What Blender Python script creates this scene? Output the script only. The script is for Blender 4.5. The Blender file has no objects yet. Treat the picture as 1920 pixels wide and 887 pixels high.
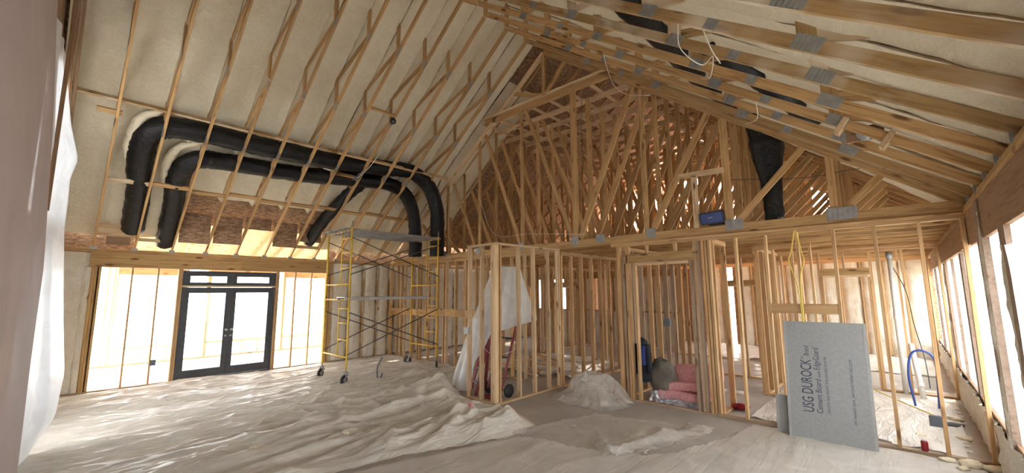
import bpy, math, random
from math import sin, cos, pi, radians
from mathutils import Vector, Matrix, noise
import numpy as np
random.seed(7)
SC = bpy.context.scene
COL = SC.collection

# ---------------------------------------------------------------- camera
H = 1.95
F_PX, YAW, PIT, ROL = 779.57, radians(42.911), radians(7.5806), radians(-.36)
fw = Vector((cos(YAW)*cos(PIT), sin(YAW)*cos(PIT), sin(PIT)))
rt = Vector((sin(YAW), -cos(YAW), 0)); up = rt.cross(fw)
r2 = rt*cos(ROL) + up*sin(ROL); u2 = up*cos(ROL) - rt*sin(ROL)
cam_d = bpy.data.cameras.new('camera'); cam = bpy.data.objects.new('camera', cam_d); COL.objects.link(cam)
M = Matrix.Identity(4)
for i in range(3):
    M[i][0] = r2[i]; M[i][1] = u2[i]; M[i][2] = -fw[i]
M[0][3], M[1][3], M[2][3] = 0, 0, H
cam.matrix_world = M
cam_d.sensor_width = 36; cam_d.lens = 36*F_PX/1920; cam_d.clip_start = .02; cam_d.clip_end = 300
SC.camera = cam
# ---------------------------------------------------------------- light
W = bpy.data.worlds.new('world'); SC.world = W; W.use_nodes = True
bgn = W.node_tree.nodes['Background']; bgn.inputs[0].default_value = (.93, .965, 1.0, 1); bgn.inputs[1].default_value = 10
sd = bpy.data.lights.new('sun', 'SUN'); sd.energy = 6; sd.angle = radians(1.2); sd.color = (1, .88, .72)
so = bpy.data.objects.new('sun', sd); COL.objects.link(so)
so.rotation_euler = Vector((.85, .22, .62)).to_track_quat('Z', 'Y').to_euler()
def portal(loc, look, sx, sy):
    l = bpy.data.lights.new('daylight_portal', 'AREA'); l.shape = 'RECTANGLE'; l.size = sx; l.size_y = sy; l.cycles.is_portal = True
    o = bpy.data.objects.new('daylight_portal', l); COL.objects.link(o); o.location = loc
    o.rotation_euler = Vector(look).to_track_quat('-Z', 'Z').to_euler()
portal((2.8, 12.25, 1.35), (0, -1, 0), 4.8, 2.5)
portal((3.5, -1.0, 1.5), (0, 1, 0), 7.6, 1.95)
portal((10.5, -1.0, 1.5), (0, 1, 0), 5.8, 1.95)
portal((-.75, 7.9, 1.6), (1, 0, 0), 2.9, 1.7)
portal((14.4, 10.0, 1.8), (-1, 0, 0), 4.2, 1.3)
vs = SC.view_settings
vs.view_transform = 'Standard'; vs.look = 'None'; vs.gamma = 1; vs.use_curve_mapping = False; vs.exposure = 0.30
SC.cycles.max_bounces = 10; SC.cycles.diffuse_bounces = 6; SC.cycles.transparent_max_bounces = 12
SC.cycles.caustics_reflective = False; SC.cycles.caustics_refractive = False

# ---------------------------------------------------------------- materials
def nmat(name):
    m = bpy.data.materials.new(name); m.use_nodes = True
    nt = m.node_tree; b = nt.nodes['Principled BSDF']
    return m, nt, b
def N(nt, t, **kw):
    n = nt.nodes.new(t)
    for k, v in kw.items():
        if k in ('noise_dimensions', 'operation', 'blend_type', 'data_type', 'feature', 'wave_type', 'bands_direction', 'vector_type'): setattr(n, k, v)
        else: n.inputs[k].default_value = v
    return n
def ramp(nt, fac, stops):
    r = nt.nodes.new('ShaderNodeValToRGB'); e = r.color_ramp.elements
    while len(e) < len(stops): e.new(.5)
    for i, (p, c) in enumerate(stops):
        e[i].position = p; e[i].color = (*c, 1) if len(c) == 3 else c
    nt.links.new(fac, r.inputs[0]); return r
def mix(nt, fac, a, b, bt='MIX'):
    m = nt.nodes.new('ShaderNodeMix'); m.data_type = 'RGBA'; m.blend_type = bt
    for s, v in ((0, fac), (6, a), (7, b)):
        if isinstance(v, (int, float)): m.inputs[s].default_value = v
        elif isinstance(v, tuple): m.inputs[s].default_value = (*v, 1)
        else: nt.links.new(v, m.inputs[s])
    return m.outputs[2]
def bump(nt, b, h, s=.3, d=.02):
    n = N(nt, 'ShaderNodeBump', Strength=s, Distance=d); nt.links.new(h, n.inputs['Height']); nt.links.new(n.outputs[0], b.inputs['Normal'])
def wood(name, light, dark, tint, rough=.65, spray=0.0):
    m, nt, b = nmat(name); L = nt.links
    tc = nt.nodes.new('ShaderNodeTexCoord'); oi = nt.nodes.new('ShaderNodeObjectInfo')
    mu = N(nt, 'ShaderNodeMath', operation='MULTIPLY'); mu.inputs[1].default_value = 91.7; L.new(oi.outputs['Random'], mu.inputs[0])
    cb = nt.nodes.new('ShaderNodeCombineXYZ')
    for i in range(3): L.new(mu.outputs[0], cb.inputs[i])
    ad = N(nt, 'ShaderNodeVectorMath', operation='ADD'); L.new(tc.outputs['Object'], ad.inputs[0]); L.new(cb.outputs[0], ad.inputs[1])
    mp = N(nt, 'ShaderNodeMapping'); mp.inputs['Scale'].default_value = (.8, 13, 13); L.new(ad.outputs[0], mp.inputs[0])
    n1 = N(nt, 'ShaderNodeTexNoise', Scale=2.2, Detail=4, Roughness=.6, Distortion=.7); L.new(mp.outputs[0], n1.inputs['Vector'])
    r1 = ramp(nt, n1.outputs[0], [(.32, dark), (.52, light), (.75, tuple(min(1, c*1.12) for c in light))])
    mp2 = N(nt, 'ShaderNodeMapping'); mp2.inputs['Scale'].default_value = (2.0, 7, 7); L.new(ad.outputs[0], mp2.inputs[0])
    vo = N(nt, 'ShaderNodeTexVoronoi', Scale=1.0); L.new(mp2.outputs[0], vo.inputs['Vector'])
    kr = ramp(nt, vo.outputs[0], [(.10, (1, 1, 1)), (.19, (0, 0, 0))])
    c = mix(nt, kr.outputs[0], r1.outputs[0], (.16, .075, .03))
    sep = N(nt, 'ShaderNodeMath', operation='FRACT'); L.new(mu.outputs[0], sep.inputs[0])
    c = mix(nt, sep.outputs[0], c, mix(nt, .45, c, tint))
    hs = N(nt, 'ShaderNodeHueSaturation'); L.new(c, hs.inputs['Color'])
    mr = N(nt, 'ShaderNodeMapRange'); mr.inputs[3].default_value = .80; mr.inputs[4].default_value = 1.12; L.new(oi.outputs['Random'], mr.inputs[0]); L.new(mr.outputs[0], hs.inputs['Value'])
    out = hs.outputs[0]
    if spray:
        n3 = N(nt, 'ShaderNodeTexNoise', Scale=1.3, Detail=3, Roughness=.55); L.new(ad.outputs[0], n3.inputs['Vector'])
        r3 = ramp(nt, n3.outputs[0], [(.60-spray*.2, (0, 0, 0)), (.80-spray*.2, (1, 1, 1))])
        out = mix(nt, r3.outputs[0], out, (.74, .64, .49))
    L.new(out, b.inputs['Base Color']); b.inputs['Roughness'].default_value = rough
    b.inputs['Specular IOR Level'].default_value = .25
    bump(nt, b, n1.outputs[0], .25, .004)
    return m
PINE = wood('pine_stud_wood', (.57, .37, .185), (.35, .20, .08), (.51, .30, .145))
CHORD = wood('pine_truss_wood', (.53, .34, .155), (.31, .165, .06), (.47, .275, .12))
SPRAYED = wood('pine_truss_wood_foam_dusted', (.52, .345, .155), (.30, .17, .06), (.47, .29, .13), spray=.72)
HEADER = wood('header_beam_wood', (.50, .32, .14), (.30, .165, .06), (.45, .275, .12))
PALE = wood('pale_stud_wood', (.68, .50, .305), (.47, .31, .165), (.61, .42, .24))
AGED = wood('weathered_stud_wood', (.40, .30, .21), (.24, .16, .10), (.45, .31, .19))
BROWN = wood('brown_board_wood', (.30, .185, .105), (.18, .10, .05), (.27, .16, .085))

def foam_mat(name, light, dark, sc=1.0, bs=.7):
    m, nt, b = nmat(name); L = nt.links
    tc = nt.nodes.new('ShaderNodeTexCoord')
    n1 = N(nt, 'ShaderNodeTexNoise', Scale=.9*sc, Detail=5, Roughness=.6); L.new(tc.outputs['Object'], n1.inputs['Vector'])
    n2 = N(nt, 'ShaderNodeTexNoise', Scale=14*sc, Detail=5, Roughness=.65, Distortion=.4); L.new(tc.outputs['Object'], n2.inputs['Vector'])
    mp = N(nt, 'ShaderNodeMapping'); mp.inputs['Scale'].default_value = (1.2, 5, 5); L.new(tc.outputs['Object'], mp.inputs[0])
    n3 = N(nt, 'ShaderNodeTexNoise', Scale=2.2*sc, Detail=3, Distortion=1.2); L.new(mp.outputs[0], n3.inputs['Vector'])
    r = ramp(nt, n1.outputs[0], [(.3, dark), (.6, light)])
    c = mix(nt, .25, r.outputs[0], ramp(nt, n2.outputs[0], [(.35, dark), (.6, light)]).outputs[0])
    L.new(c, b.inputs['Base Color']); b.inputs['Roughness'].default_value = .8; b.inputs['Specular IOR Level'].default_value = .2
    a = N(nt, 'ShaderNodeMath', operation='MULTIPLY_ADD'); L.new(n3.outputs[0], a.inputs[0]); a.inputs[1].default_value = .8; L.new(n2.outputs[0], a.inputs[2])
    bump(nt, b, a.outputs[0], bs, .03)
    return m
FOAM = foam_mat('spray_foam', (.80, .73, .565), (.66, .575, .41))
FOAMW = foam_mat('wall_spray_foam', (.82, .77, .66), (.66, .57, .43), 1.6, .9)
def osb_mat(name, a, b_, c):
    m, nt, b = nmat(name); L = nt.links
    tc = nt.nodes.new('ShaderNodeTexCoord'); mp = N(nt, 'ShaderNodeMapping'); mp.inputs['Scale'].default_value = (7, 14, 22); L.new(tc.outputs['Object'], mp.inputs[0])
    v = N(nt, 'ShaderNodeTexVoronoi', Scale=2.2, Randomness=1.0); L.new(mp.outputs[0], v.inputs['Vector'])
    sp = nt.nodes.new('ShaderNodeSeparateColor'); L.new(v.outputs['Color'], sp.inputs[0])
    r = ramp(nt, sp.outputs[0], [(.1, a), (.5, b_), (.9, c)])
    L.new(r.outputs[0], b.inputs['Base Color']); b.inputs['Roughness'].default_value = .75
    bump(nt, b, sp.outputs[1], .3, .006); return m
OSB = osb_mat('osb_sheathing', (.20, .11, .06), (.31, .18, .10), (.42, .27, .16))
def plain(name, col, rough=.5, metal=0, nsc=None, var=.12, bs=0, spec=.5):
    m, nt, b = nmat(name); b.inputs['Base Color'].default_value = (*col, 1); b.inputs['Roughness'].default_value = rough; b.inputs['Metallic'].default_value = metal
    b.inputs['Specular IOR Level'].default_value = spec
    if nsc:
        tc = nt.nodes.new('ShaderNodeTexCoord'); n = N(nt, 'ShaderNodeTexNoise', Scale=nsc, Detail=5, Roughness=.6); nt.links.new(tc.outputs['Object'], n.inputs['Vector'])
        r = ramp(nt, n.outputs[0], [(.3, tuple(c*(1-var) for c in col)), (.7, tuple(min(1, c*(1+var)) for c in col))])
        nt.links.new(r.outputs[0], b.inputs['Base Color'])
        if bs: bump(nt, b, n.outputs[0], bs, .02)
    return m
def film(name, col, alpha, rough=.3, transl=.35, nsc=5, stretch=None, bstr=.75):
    m, nt, b = nmat(name); L = nt.links
    b.inputs['Base Color'].default_value = (*col, 1); b.inputs['Roughness'].default_value = rough
    tc = nt.nodes.new('ShaderNodeTexCoord'); n = N(nt, 'ShaderNodeTexNoise', Scale=nsc, Detail=4, Roughness=.6, Distortion=.8); L.new(tc.outputs['Object'], n.inputs['Vector'])
    if stretch:
        mp = N(nt, 'ShaderNodeMapping'); mp.inputs['Scale'].default_value = stretch; L.new(tc.outputs['Object'], mp.inputs[0])
        n2 = N(nt, 'ShaderNodeTexNoise', Scale=3.0, Detail=5, Roughness=.55, Distortion=.9); L.new(mp.outputs[0], n2.inputs['Vector'])
        ab = N(nt, 'ShaderNodeMath', operation='ABSOLUTE'); sb = N(nt, 'ShaderNodeMath', operation='SUBTRACT'); sb.inputs[1].default_value = .5
        L.new(n2.outputs[0], sb.inputs[0]); L.new(sb.outputs[0], ab.inputs[0])
        bp = N(nt, 'ShaderNodeBump', Strength=bstr, Distance=.09); bp.invert = True; L.new(ab.outputs[0], bp.inputs['Height']); L.new(bp.outputs[0], b.inputs['Normal'])
    else: bump(nt, b, n.outputs[0], .25, .03)
    tl = nt.nodes.new('ShaderNodeBsdfTranslucent'); tl.inputs[0].default_value = (*col, 1)
    tr = nt.nodes.new('ShaderNodeBsdfTransparent')
    m1 = nt.nodes.new('ShaderNodeMixShader'); m1.inputs[0].default_value = transl; L.new(b.outputs[0], m1.inputs[1]); L.new(tl.outputs[0], m1.inputs[2])
    m2 = nt.nodes.new('ShaderNodeMixShader')
    mr = N(nt, 'ShaderNodeMapRange'); mr.inputs[1].default_value = .3; mr.inputs[2].default_value = .7; mr.inputs[3].default_value = max(0, alpha-.12); mr.inputs[4].default_value = min(1, alpha+.12); L.new(n.outputs[0], mr.inputs[0])
    L.new(mr.outputs[0], m2.inputs[0]); L.new(tr.outputs[0], m2.inputs[1]); L.new(m1.outputs[0], m2.inputs[2])
    L.new(m2.outputs[0], nt.nodes['Material Output'].inputs[0]); return m
SHEET = film('floor_plastic_film', (.80, .75, .66), .84, .36, .12, 2.0, (.55, 2.4, 1))
CLEAR = film('thin_clear_plastic_film', (.80, .76, .70), .30, .22, .2, 3)
CRUMPLE = film('crumpled_plastic_film', (.76, .72, .65), .60, .22, .25, 6, (1.6, 1.6, 1.6))
WDRAPE = film('white_plastic_film', (.80, .83, .86), .95, .35, .14, 3)
DRAPE = film('hanging_plastic_film', (.80, .82, .82), .84, .3, .35, 3)
WINFILM = film('window_plastic_film', (.92, .94, .97), .45, .3, .6, 3)
PINKFILM = film('mauve_plastic_sheet', (.40, .31, .28), 1.0, .95, .05, 1.5)
GABLEFILM = film('house_wrap_film', (.95, .75, .62), .82, .5, .8, 3)
SLAB = plain('dusty_concrete', (.40, .36, .31), .75, 0, 1.1, .16, .1, .3)
GROUND = plain('pale_ground', (.62, .58, .50), .9, 0, .4, .1)
DUCT = plain('black_duct_foil', (.007, .007, .008), .42, 0, 16, .5, .8, .35)
GALV = plain('galvanized_steel', (.33, .335, .33), .5, .45, 12, .15)
YELLOW = plain('yellow_scaffold_paint', (.72, .47, .06), .45, 0, 6, .2)
ALU = plain('aluminium_deck', (.42, .42, .41), .45, .7, 5, .2)
BRACE = plain('dark_brace_steel', (.10, .095, .09), .45, .6, 8, .2)
RUBBER = plain('black_rubber', (.02, .02, .02), .6)
FRAMEBLK = plain('charcoal_door_paint', (.045, .05, .058), .5, 0, 8, .25)
CEMENT = plain('cement_board_face', (.31, .318, .315), .85, 0, 30, .08, .1, .2)
CEMEDGE = plain('cement_board_edge_tape', (.36, .36, .35), .8, 0, 60, .15, .2, .2)
INK = plain('dark_print', (.04, .04, .07), .7)
PINKINS = plain('pink_fibreglass', (.78, .40, .42), .95, 0, 22, .18, .9, .1)
FOIL = plain('silver_wrapper', (.62, .63, .68), .28, .6, 12, .35, .6)
REDPAINT = plain('red_paint', (.20, .022, .026), .45, 0, 7, .2)
BLUECLOTH = plain('blue_cloth', (.02, .035, .16), .85, 0, 9, .3, .4)
DARKCLOTH = plain('dark_cloth', (.012, .014, .02), .85, 0, 9, .3, .4)
SACK = plain('grey_sack', (.17, .15, .12), .85, 0, 6, .3, .6)
PVC = plain('white_pvc', (.80, .78, .73), .4)
PEX = plain('blue_pex', (.03, .07, .28), .4)
WIREW = plain('white_cable_jacket', (.75, .70, .60), .5)
WIREY = plain('yellow_cable_jacket', (.72, .55, .10), .5)
WIREB = plain('black_cable_jacket', (.03, .03, .03), .5)
BOXBLUE = plain('dark_blue_box', (.02, .025, .05), .5)
SCREENBLUE = plain('blue_panel', (.055, .08, .22), .35, 0, 3, .3)
WHITEINK = plain('white_print', (.8, .8, .85), .6)
GREYPLATE = plain('grey_plastic_box', (.10, .11, .13), .5)
REDCAN = plain('red_can_paint', (.30, .02, .03), .3, .3)
FOAMSCRAP = plain('foam_scrap_cream', (.74, .66, .50), .9, 0, 9, .15, .8, .1)
def glass_mat():
    m, nt, b = nmat('door_glass'); L = nt.links
    g = nt.nodes.new('ShaderNodeBsdfGlossy'); g.inputs['Roughness'].default_value = .05
    t = nt.nodes.new('ShaderNodeBsdfTransparent'); x = nt.nodes.new('ShaderNodeMixShader'); x.inputs[0].default_value = .06
    L.new(t.outputs[0], x.inputs[1]); L.new(g.outputs[0], x.inputs[2]); L.new(x.outputs[0], nt.nodes['Material Output'].inputs[0]); return m
GLASS = glass_mat()

# ---------------------------------------------------------------- builders
def link(o, parent=None, mw=None):
    COL.objects.link(o)
    if parent is not None:
        o.parent = parent
        pm = parent['_m'] if False else PM[parent.name]
        o.matrix_local = pm.inverted() @ (mw if mw is not None else Matrix.Identity(4))
        PM[o.name] = mw.copy() if mw is not None else Matrix.Identity(4)
    else:
        o.matrix_world = mw if mw is not None else Matrix.Identity(4); PM[o.name] = mw.copy() if mw is not None else Matrix.Identity(4)
    return o
PM = {}
def tag(o, label=None, cat=None, group=None, kind=None):
    if label: o['label'] = label
    if cat: o['category'] = cat
    if group: o['group'] = group
    if kind: o['kind'] = kind
    return o
def empty(name, loc=(0, 0, 0), **kw):
    o = bpy.data.objects.new(name, None); o.empty_display_size = .1
    link(o, None, Matrix.Translation(loc)); return tag(o, **kw)
def mesh_obj(name, me, mat, parent=None, mw=None, smooth=False):
    if mat is not None and not me.materials: me.materials.append(mat)
    if smooth: me.shade_smooth()
    o = bpy.data.objects.new(name, me); return link(o, parent, mw)
def from_vf(name, v, f, mat, parent=None, mw=None, smooth=False):
    me = bpy.data.meshes.new(name); me.from_pydata([tuple(p) for p in v], [], f); me.update()
    return mesh_obj(name, me, mat, parent, mw, smooth)
BC = {}
def box_mesh(L, w, d, ch, mat):
    key = (round(L, 3), round(w, 4), round(d, 4), ch, mat.name)
    if key in BC: return BC[key]
    a, b, c = L/2, w/2, d/2
    if ch <= 0:
        v = [(x, y, z) for x in (-a, a) for y in (-b, b) for z in (-c, c)]
        f = [(0, 1, 3, 2), (4, 6, 7, 5), (0, 4, 5, 1), (2, 3, 7, 6), (0, 2, 6, 4), (1, 5, 7, 3)]
    else:
        pr = [(-b+ch, -c), (b-ch, -c), (b, -c+ch), (b, c-ch), (b-ch, c), (-b+ch, c), (-b, c-ch), (-b, -c+ch)]
        v = [(x, y, z) for x in (-a, a) for (y, z) in pr]
        f = [tuple(range(7, -1, -1)), tuple(range(8, 16))] + [(i, (i+1) % 8, 8+(i+1) % 8, 8+i) for i in range(8)]
    me = bpy.data.meshes.new('board'); me.from_pydata(v, [], f); me.update(); me.materials.append(mat); BC[key] = me
    return me
def frame(p1, p2, upv):
    p1, p2 = Vector(p1), Vector(p2); x = (p2-p1).normalized(); z = Vector(upv); z = z - x*z.dot(x)
    if z.length < 1e-5: z = Vector((1, 0, 0)) - x*x[0]
    z.normalize(); y = z.cross(x); c = (p1+p2)/2
    return Matrix(((x[0], y[0], z[0], c[0]), (x[1], y[1], z[1], c[1]), (x[2], y[2], z[2], c[2]), (0, 0, 0, 1)))
def board(name, p1, p2, w, d, mat, parent=None, upv=(0, 0, 1), ch=.0025):
    L = (Vector(p2)-Vector(p1)).length
    return mesh_obj(name, box_mesh(L, w, d, ch, mat), None, parent, frame(p1, p2, upv))
def boxo(name, lo, hi, mat, parent=None, ch=.0):
    lo, hi = Vector(lo), Vector(hi); c = (lo+hi)/2; s = hi-lo
    return mesh_obj(name, box_mesh(s.x, s.y, s.z, ch, mat), None, parent, Matrix.Translation(c))
def smooth_path(pts, n=8):
    pts = [Vector(p) for p in pts]; P = [pts[0]*2-pts[1]] + pts + [pts[-1]*2-pts[-2]]; out = []
    for i in range(1, len(P)-2):
        for k in range(n):
            t = k/n; a, b, c, d = P[i-1], P[i], P[i+1], P[i+2]
            out.append(.5*((2*b)+(c-a)*t+(2*a-5*b+4*c-d)*t*t+(3*b-a-3*c+d)*t**3))
    out.append(pts[-1]); return out
def tube(name, pts, r, mat, parent=None, sides=8, n=8, smooth=True, ridge=0, rfun=None, caps=True):
    p = smooth_path(pts, n) if n > 1 else [Vector(q) for q in pts]
    v, f = [], []; nrm = Vector((0, 0, 1))
    for i, q in enumerate(p):
        t = (p[min(i+1, len(p)-1)]-p[max(i-1, 0)]).normalized()
        nn = nrm - t*nrm.dot(t)
        if nn.length < .05: nn = Vector((1, 0, 0)) - t*t.x
        nn.normalize(); nrm = nn; bb = t.cross(nn)
        rr = r*(rfun(i/(len(p)-1)) if rfun else 1)
        for k in range(sides):
            a = 2*pi*k/sides; q2 = rr
            if ridge: q2 = rr*(1+ridge*noise.noise(Vector((i*.55, k*.8, r*77+q.x)))+ridge*.5*noise.noise(Vector((i*1.7, k*1.9, q.y))))
            v.append(q+(nn*cos(a)+bb*sin(a))*q2)
    for i in range(len(p)-1):
        for k in range(sides):
            f.append((i*sides+k, i*sides+(k+1) % sides, (i+1)*sides+(k+1) % sides, (i+1)*sides+k))
    if caps: f.append(tuple(range(sides-1, -1, -1))); f.append(tuple(range(len(v)-sides, len(v))))
    return from_vf(name, v, f, mat, parent, None, smooth)
def sheet(name, fn, nu, nv, mat, parent=None, smooth=True, keep=None):
    v = [fn(i/nu, j/nv) for j in range(nv+1) for i in range(nu+1)]
    f = []
    for j in range(nv):
        for i in range(nu):
            if keep and not keep((i+.5)/nu, (j+.5)/nv): continue
            a = j*(nu+1)+i; f.append((a, a+1, a+nu+2, a+nu+1))
    return from_vf(name, v, f, mat, parent, None, smooth)
def lathe(name, prof, mat, parent=None, mw=None, n=16, smooth=True):
    v = [(r*cos(2*pi*k/n), r*sin(2*pi*k/n), z) for (r, z) in prof for k in range(n)]
    f = [(i*n+k, i*n+(k+1) % n, (i+1)*n+(k+1) % n, (i+1)*n+k) for i in range(len(prof)-1) for k in range(n)]
    f += [tuple(range(n-1, -1, -1)), tuple(range((len(prof)-1)*n, len(prof)*n))]
    return from_vf(name, v, f, mat, parent, mw, smooth)
def nz(x, y, z=0.): return noise.noise(Vector((x, y, z)))
def lump(name, c, s, mat, seed=0, amp=.35, parent=None, n=10, fr=1.6):
    v, f = [], []; rows = n
    for j in range(rows+1):
        th = pi*j/rows
        for k in range(2*n):
            ph = 2*pi*k/(2*n); d = Vector((sin(th)*cos(ph), sin(th)*sin(ph), cos(th)))
            r = 1+amp*noise.noise(d*fr+Vector((seed*7.3, seed, 0)))+amp*.4*noise.noise(d*fr*2.7+Vector((0, seed*3.1, 9)))
            p = Vector((d.x*s[0], d.y*s[1], d.z*s[2]))*r + Vector(c)
            v.append(p)
    m = 2*n
    for j in range(rows):
        for k in range(m): f.append((j*m+k, j*m+(k+1) % m, (j+1)*m+(k+1) % m, (j+1)*m+k))
    zmin = c[2]-s[2]*.8
    for p in v: p.z = max(p.z, zmin)
    return from_vf(name, v, f, mat, parent, None, True)
SW, SD = .038, .089
ORD = ['first', 'second', 'third', 'fourth', 'fifth', 'sixth', 'seventh', 'eighth', 'ninth', 'tenth', 'eleventh', 'twelfth', 'thirteenth', 'fourteenth', 'fifteenth', 'sixteenth']

# ---------------------------------------------------------------- roof geometry
RY = 5.68; SL = .725
def zl(y): return 2.88+SL*(12-y)
def zr(y): return 2.92+SL*(y+.65)*.995
def zc(y): return zl(y) if y > RY else zr(y)
TX = [.36+.6245*k for k in range(11)]      # scissor trusses
GX = 7.23                                   # girder truss
XB = -.32                                   # back wall plane
def gap(y):                                  # foam surface above the chord's lower edge
    if y > RY: return .28+.44*min(1, max(0, 12-y)/3.0)
    t = min(1, max(0, (y-3.4)/(RY-3.4)))
    return .22+.24*min(1, max(0, y+.65)/3.0)+.26*t

# ---------------------------------------------------------------- the setting
fl_ = empty('floor', (3, 6, 0), kind='structure')
boxo('concrete_slab', (-.6, -.8, -.15), (17.2, 12.2, 0), SLAB, fl_)
boxo('porch_slab', (-2, 12.2, -.16), (9, 17, -.01), GROUND, fl_)
gr = boxo('ground', (-60, -60, -.4), (80, 80, -.2), GROUND); tag(gr, kind='structure')

ceil = empty('ceiling', (3, RY, 8), kind='structure')
def slope_slab(name, x0, x1, ya, yb, off, th, mat):
    v = []
    for x in (x0, x1):
        for y in (ya, yb):
            for dz in (0, th):
                v.append((x, y, zc(y)+off(y)+dz))
    f = [(0, 1, 3, 2), (4, 6, 7, 5), (0, 4, 5, 1), (2, 3, 7, 6), (0, 2, 6, 4), (1, 5, 7, 3)]
    return from_vf(name, v, f, mat, ceil)
DECK = lambda y: .95 if abs(y-RY) < 3.3 else .62
for (n, ya, yb) in (('roof_deck', RY+.001, 8.9), ('roof_deck', 8.9, 11.92 ), ('roof_deck', RY-.001, 2.4), ('roof_deck', 2.4, -1.0)):
    slope_slab(n, -.5, 17.6, ya, yb, DECK, .05, OSB)
def foam_bay(x0, x1, ya, yb, seed, wav):
    nu, nv = 8, int(abs(yb-ya)/.07)
    def fn(u, v):
        y = ya+(yb-ya)*v; x = x0+(x1-x0)*u
        e = min(u, 1-u)*(x1-x0)
        z = zc(y)+gap(y)
        z -= .11*max(0, 1-e/.09)**2
        q = nz(x*1.1, y*.9, seed); r = nz(x*2.0+seed, y*7.0, 3.1)
        z += .05*q + .028*r*max(0, nz(x*.7, y*.5, seed+5)+.35)*wav + .012*nz(x*6, y*9, seed)
        return (x, y, z)
    return sheet('foam_panel', fn, nu, nv, FOAM, ceil)
xs = [XB+.02]+TX+[GX]
for (a_, b_) in ((GX+.04, 7.82), (7.86, 8.5)):
    foam_bay(a_, b_, RY+1.2, 11.9, 71+a_, 1.); foam_bay(a_, b_, 3.0, -.72, 81+a_, 1.)
for k in range(len(xs)-1):
    ylow = 10.95 if 3 <= k <= 7 else 11.97
    foam_bay(xs[k], xs[k+1], RY, ylow, k*3.7, 1.2)
    foam_bay(xs[k], xs[k+1], RY, -.72, 50+k*2.9, 1.0)
# OSB baffles and blocks at the left eave
for (k, zlo, zhi) in ((3, 3.07, 3.75), (4, 3.10, 3.75), (6, 3.12, 3.75), (5, 3.5, 3.8), (7, 3.3, 3.8)):
    x0, x1 = xs[k]+.03, xs[k+1]-.03
    boxo('osb_baffle', (x0, 11.50, zlo), (x1, 11.515, zhi), OSB, ceil)
boxo('eave_block', (xs[1]+.02, 11.7, 3.30), (xs[2]-.02, 11.738, 3.37), PALE, ceil)
boxo('eave_block', (xs[1]+.02, 11.7, 3.14), (xs[2]-.02, 11.738, 3.21), PALE, ceil)
boxo('eave_block', (xs[1]+.16, 11.74, 2.96), (xs[2]-.1, 11.778, 3.13), BROWN, ceil)
boxo('eave_block', (xs[2]+.02, 11.7, 3.06), (xs[3]-.25, 11.738, 3.13), PALE, ceil)
boxo('eave_block', (xs[7]+.02, 11.7, 3.14), (xs[8]-.02, 11.738, 3.22), PALE, ceil)
# blocking row and long brace on the left slope
for k in range(1, len(xs)-1):
    y = 10.52+.05*random.uniform(-1, 1)
    board('blocking', (xs[k]+.02, y, zl(y)+.10), (xs[k+1]-.02, y+.02, zl(y)+.10), .089, .038, CHORD if k > 1 else SPRAYED, ceil, (0, .6, .8))
y = 9.12
board('lateral_brace', (XB+.05, y, zl(y)+.16), (4.0, y, zl(y)+.16), .038, .089, SPRAYED, ceil, (0, .6, .8))
board('lateral_brace', (4.0, y+.0, zl(y)+.16), (GX-.06, y, zl(y)+.16), .038, .089, PALE, ceil, (0, .6, .8))
y = 7.96; board('blocking', (TX[6]+.02, y, zl(y)+.07), (TX[7]-.02, y+.0, zl(y)+.07), .038, .089, CHORD, ceil, (0, .6, .8))
y = 9.55; board('blocking', (TX[6]+.02, y, zl(y)+.10), (TX[7]-.02, y+.0, zl(y)+.10), .038, .089, CHORD, ceil, (0, .6, .8))
y = 9.25; board('blocking', (TX[0]-.25, y, zl(y)+.07), (TX[0]+.06, y, zl(y)+.07), .089, .038, CHORD, ceil, (0, .6, .8))

# scissor trusses
def plate_mesh(w, h, t=.003):
    key = ('plate', w, h)
    if key in BC: return BC[key]
    v, f = [], []; n = 6
    for i in range(2*n+1):                    # corrugated face
        x = -w/2+w*i/(2*n); z = t+(.003 if i % 2 else 0)
        v += [(x, -h/2, z), (x, h/2, z)]
    for i in range(2*n): f.append((2*i, 2*i+2, 2*i+3, 2*i+1))
    b = len(v); v += [(-w/2, -h/2, 0), (w/2, -h/2, 0), (w/2, h/2, 0), (-w/2, h/2, 0)]
    f += [(b, b+3, b+2, b+1)]
    me = bpy.data.meshes.new('connector_plate'); me.from_pydata(v, [], f); me.update(); me.materials.append(GALV); BC[key] = me
    return me
def plate(parent, x, y, z, w, h, ang=0, side=-1):
    # lies against a truss face normal to X
    xa = Vector((0, -side*-1*cos(ang), sin(ang))) if False else Vector((0, cos(ang), sin(ang)))
    n = Vector((side, 0, 0)); ya = n.cross(xa)
    m = Matrix(((xa[0], ya[0], n[0], x), (xa[1], ya[1], n[1], y), (xa[2], ya[2], n[2], z), (0, 0, 0, 1)))
    return mesh_obj('connector_plate', plate_mesh(w, h), None, parent, m)
CD = .095
LJ = [6.87, 8.15, 9.42]; RJ = [.33, 1.48, 2.75, 4.1]
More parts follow.
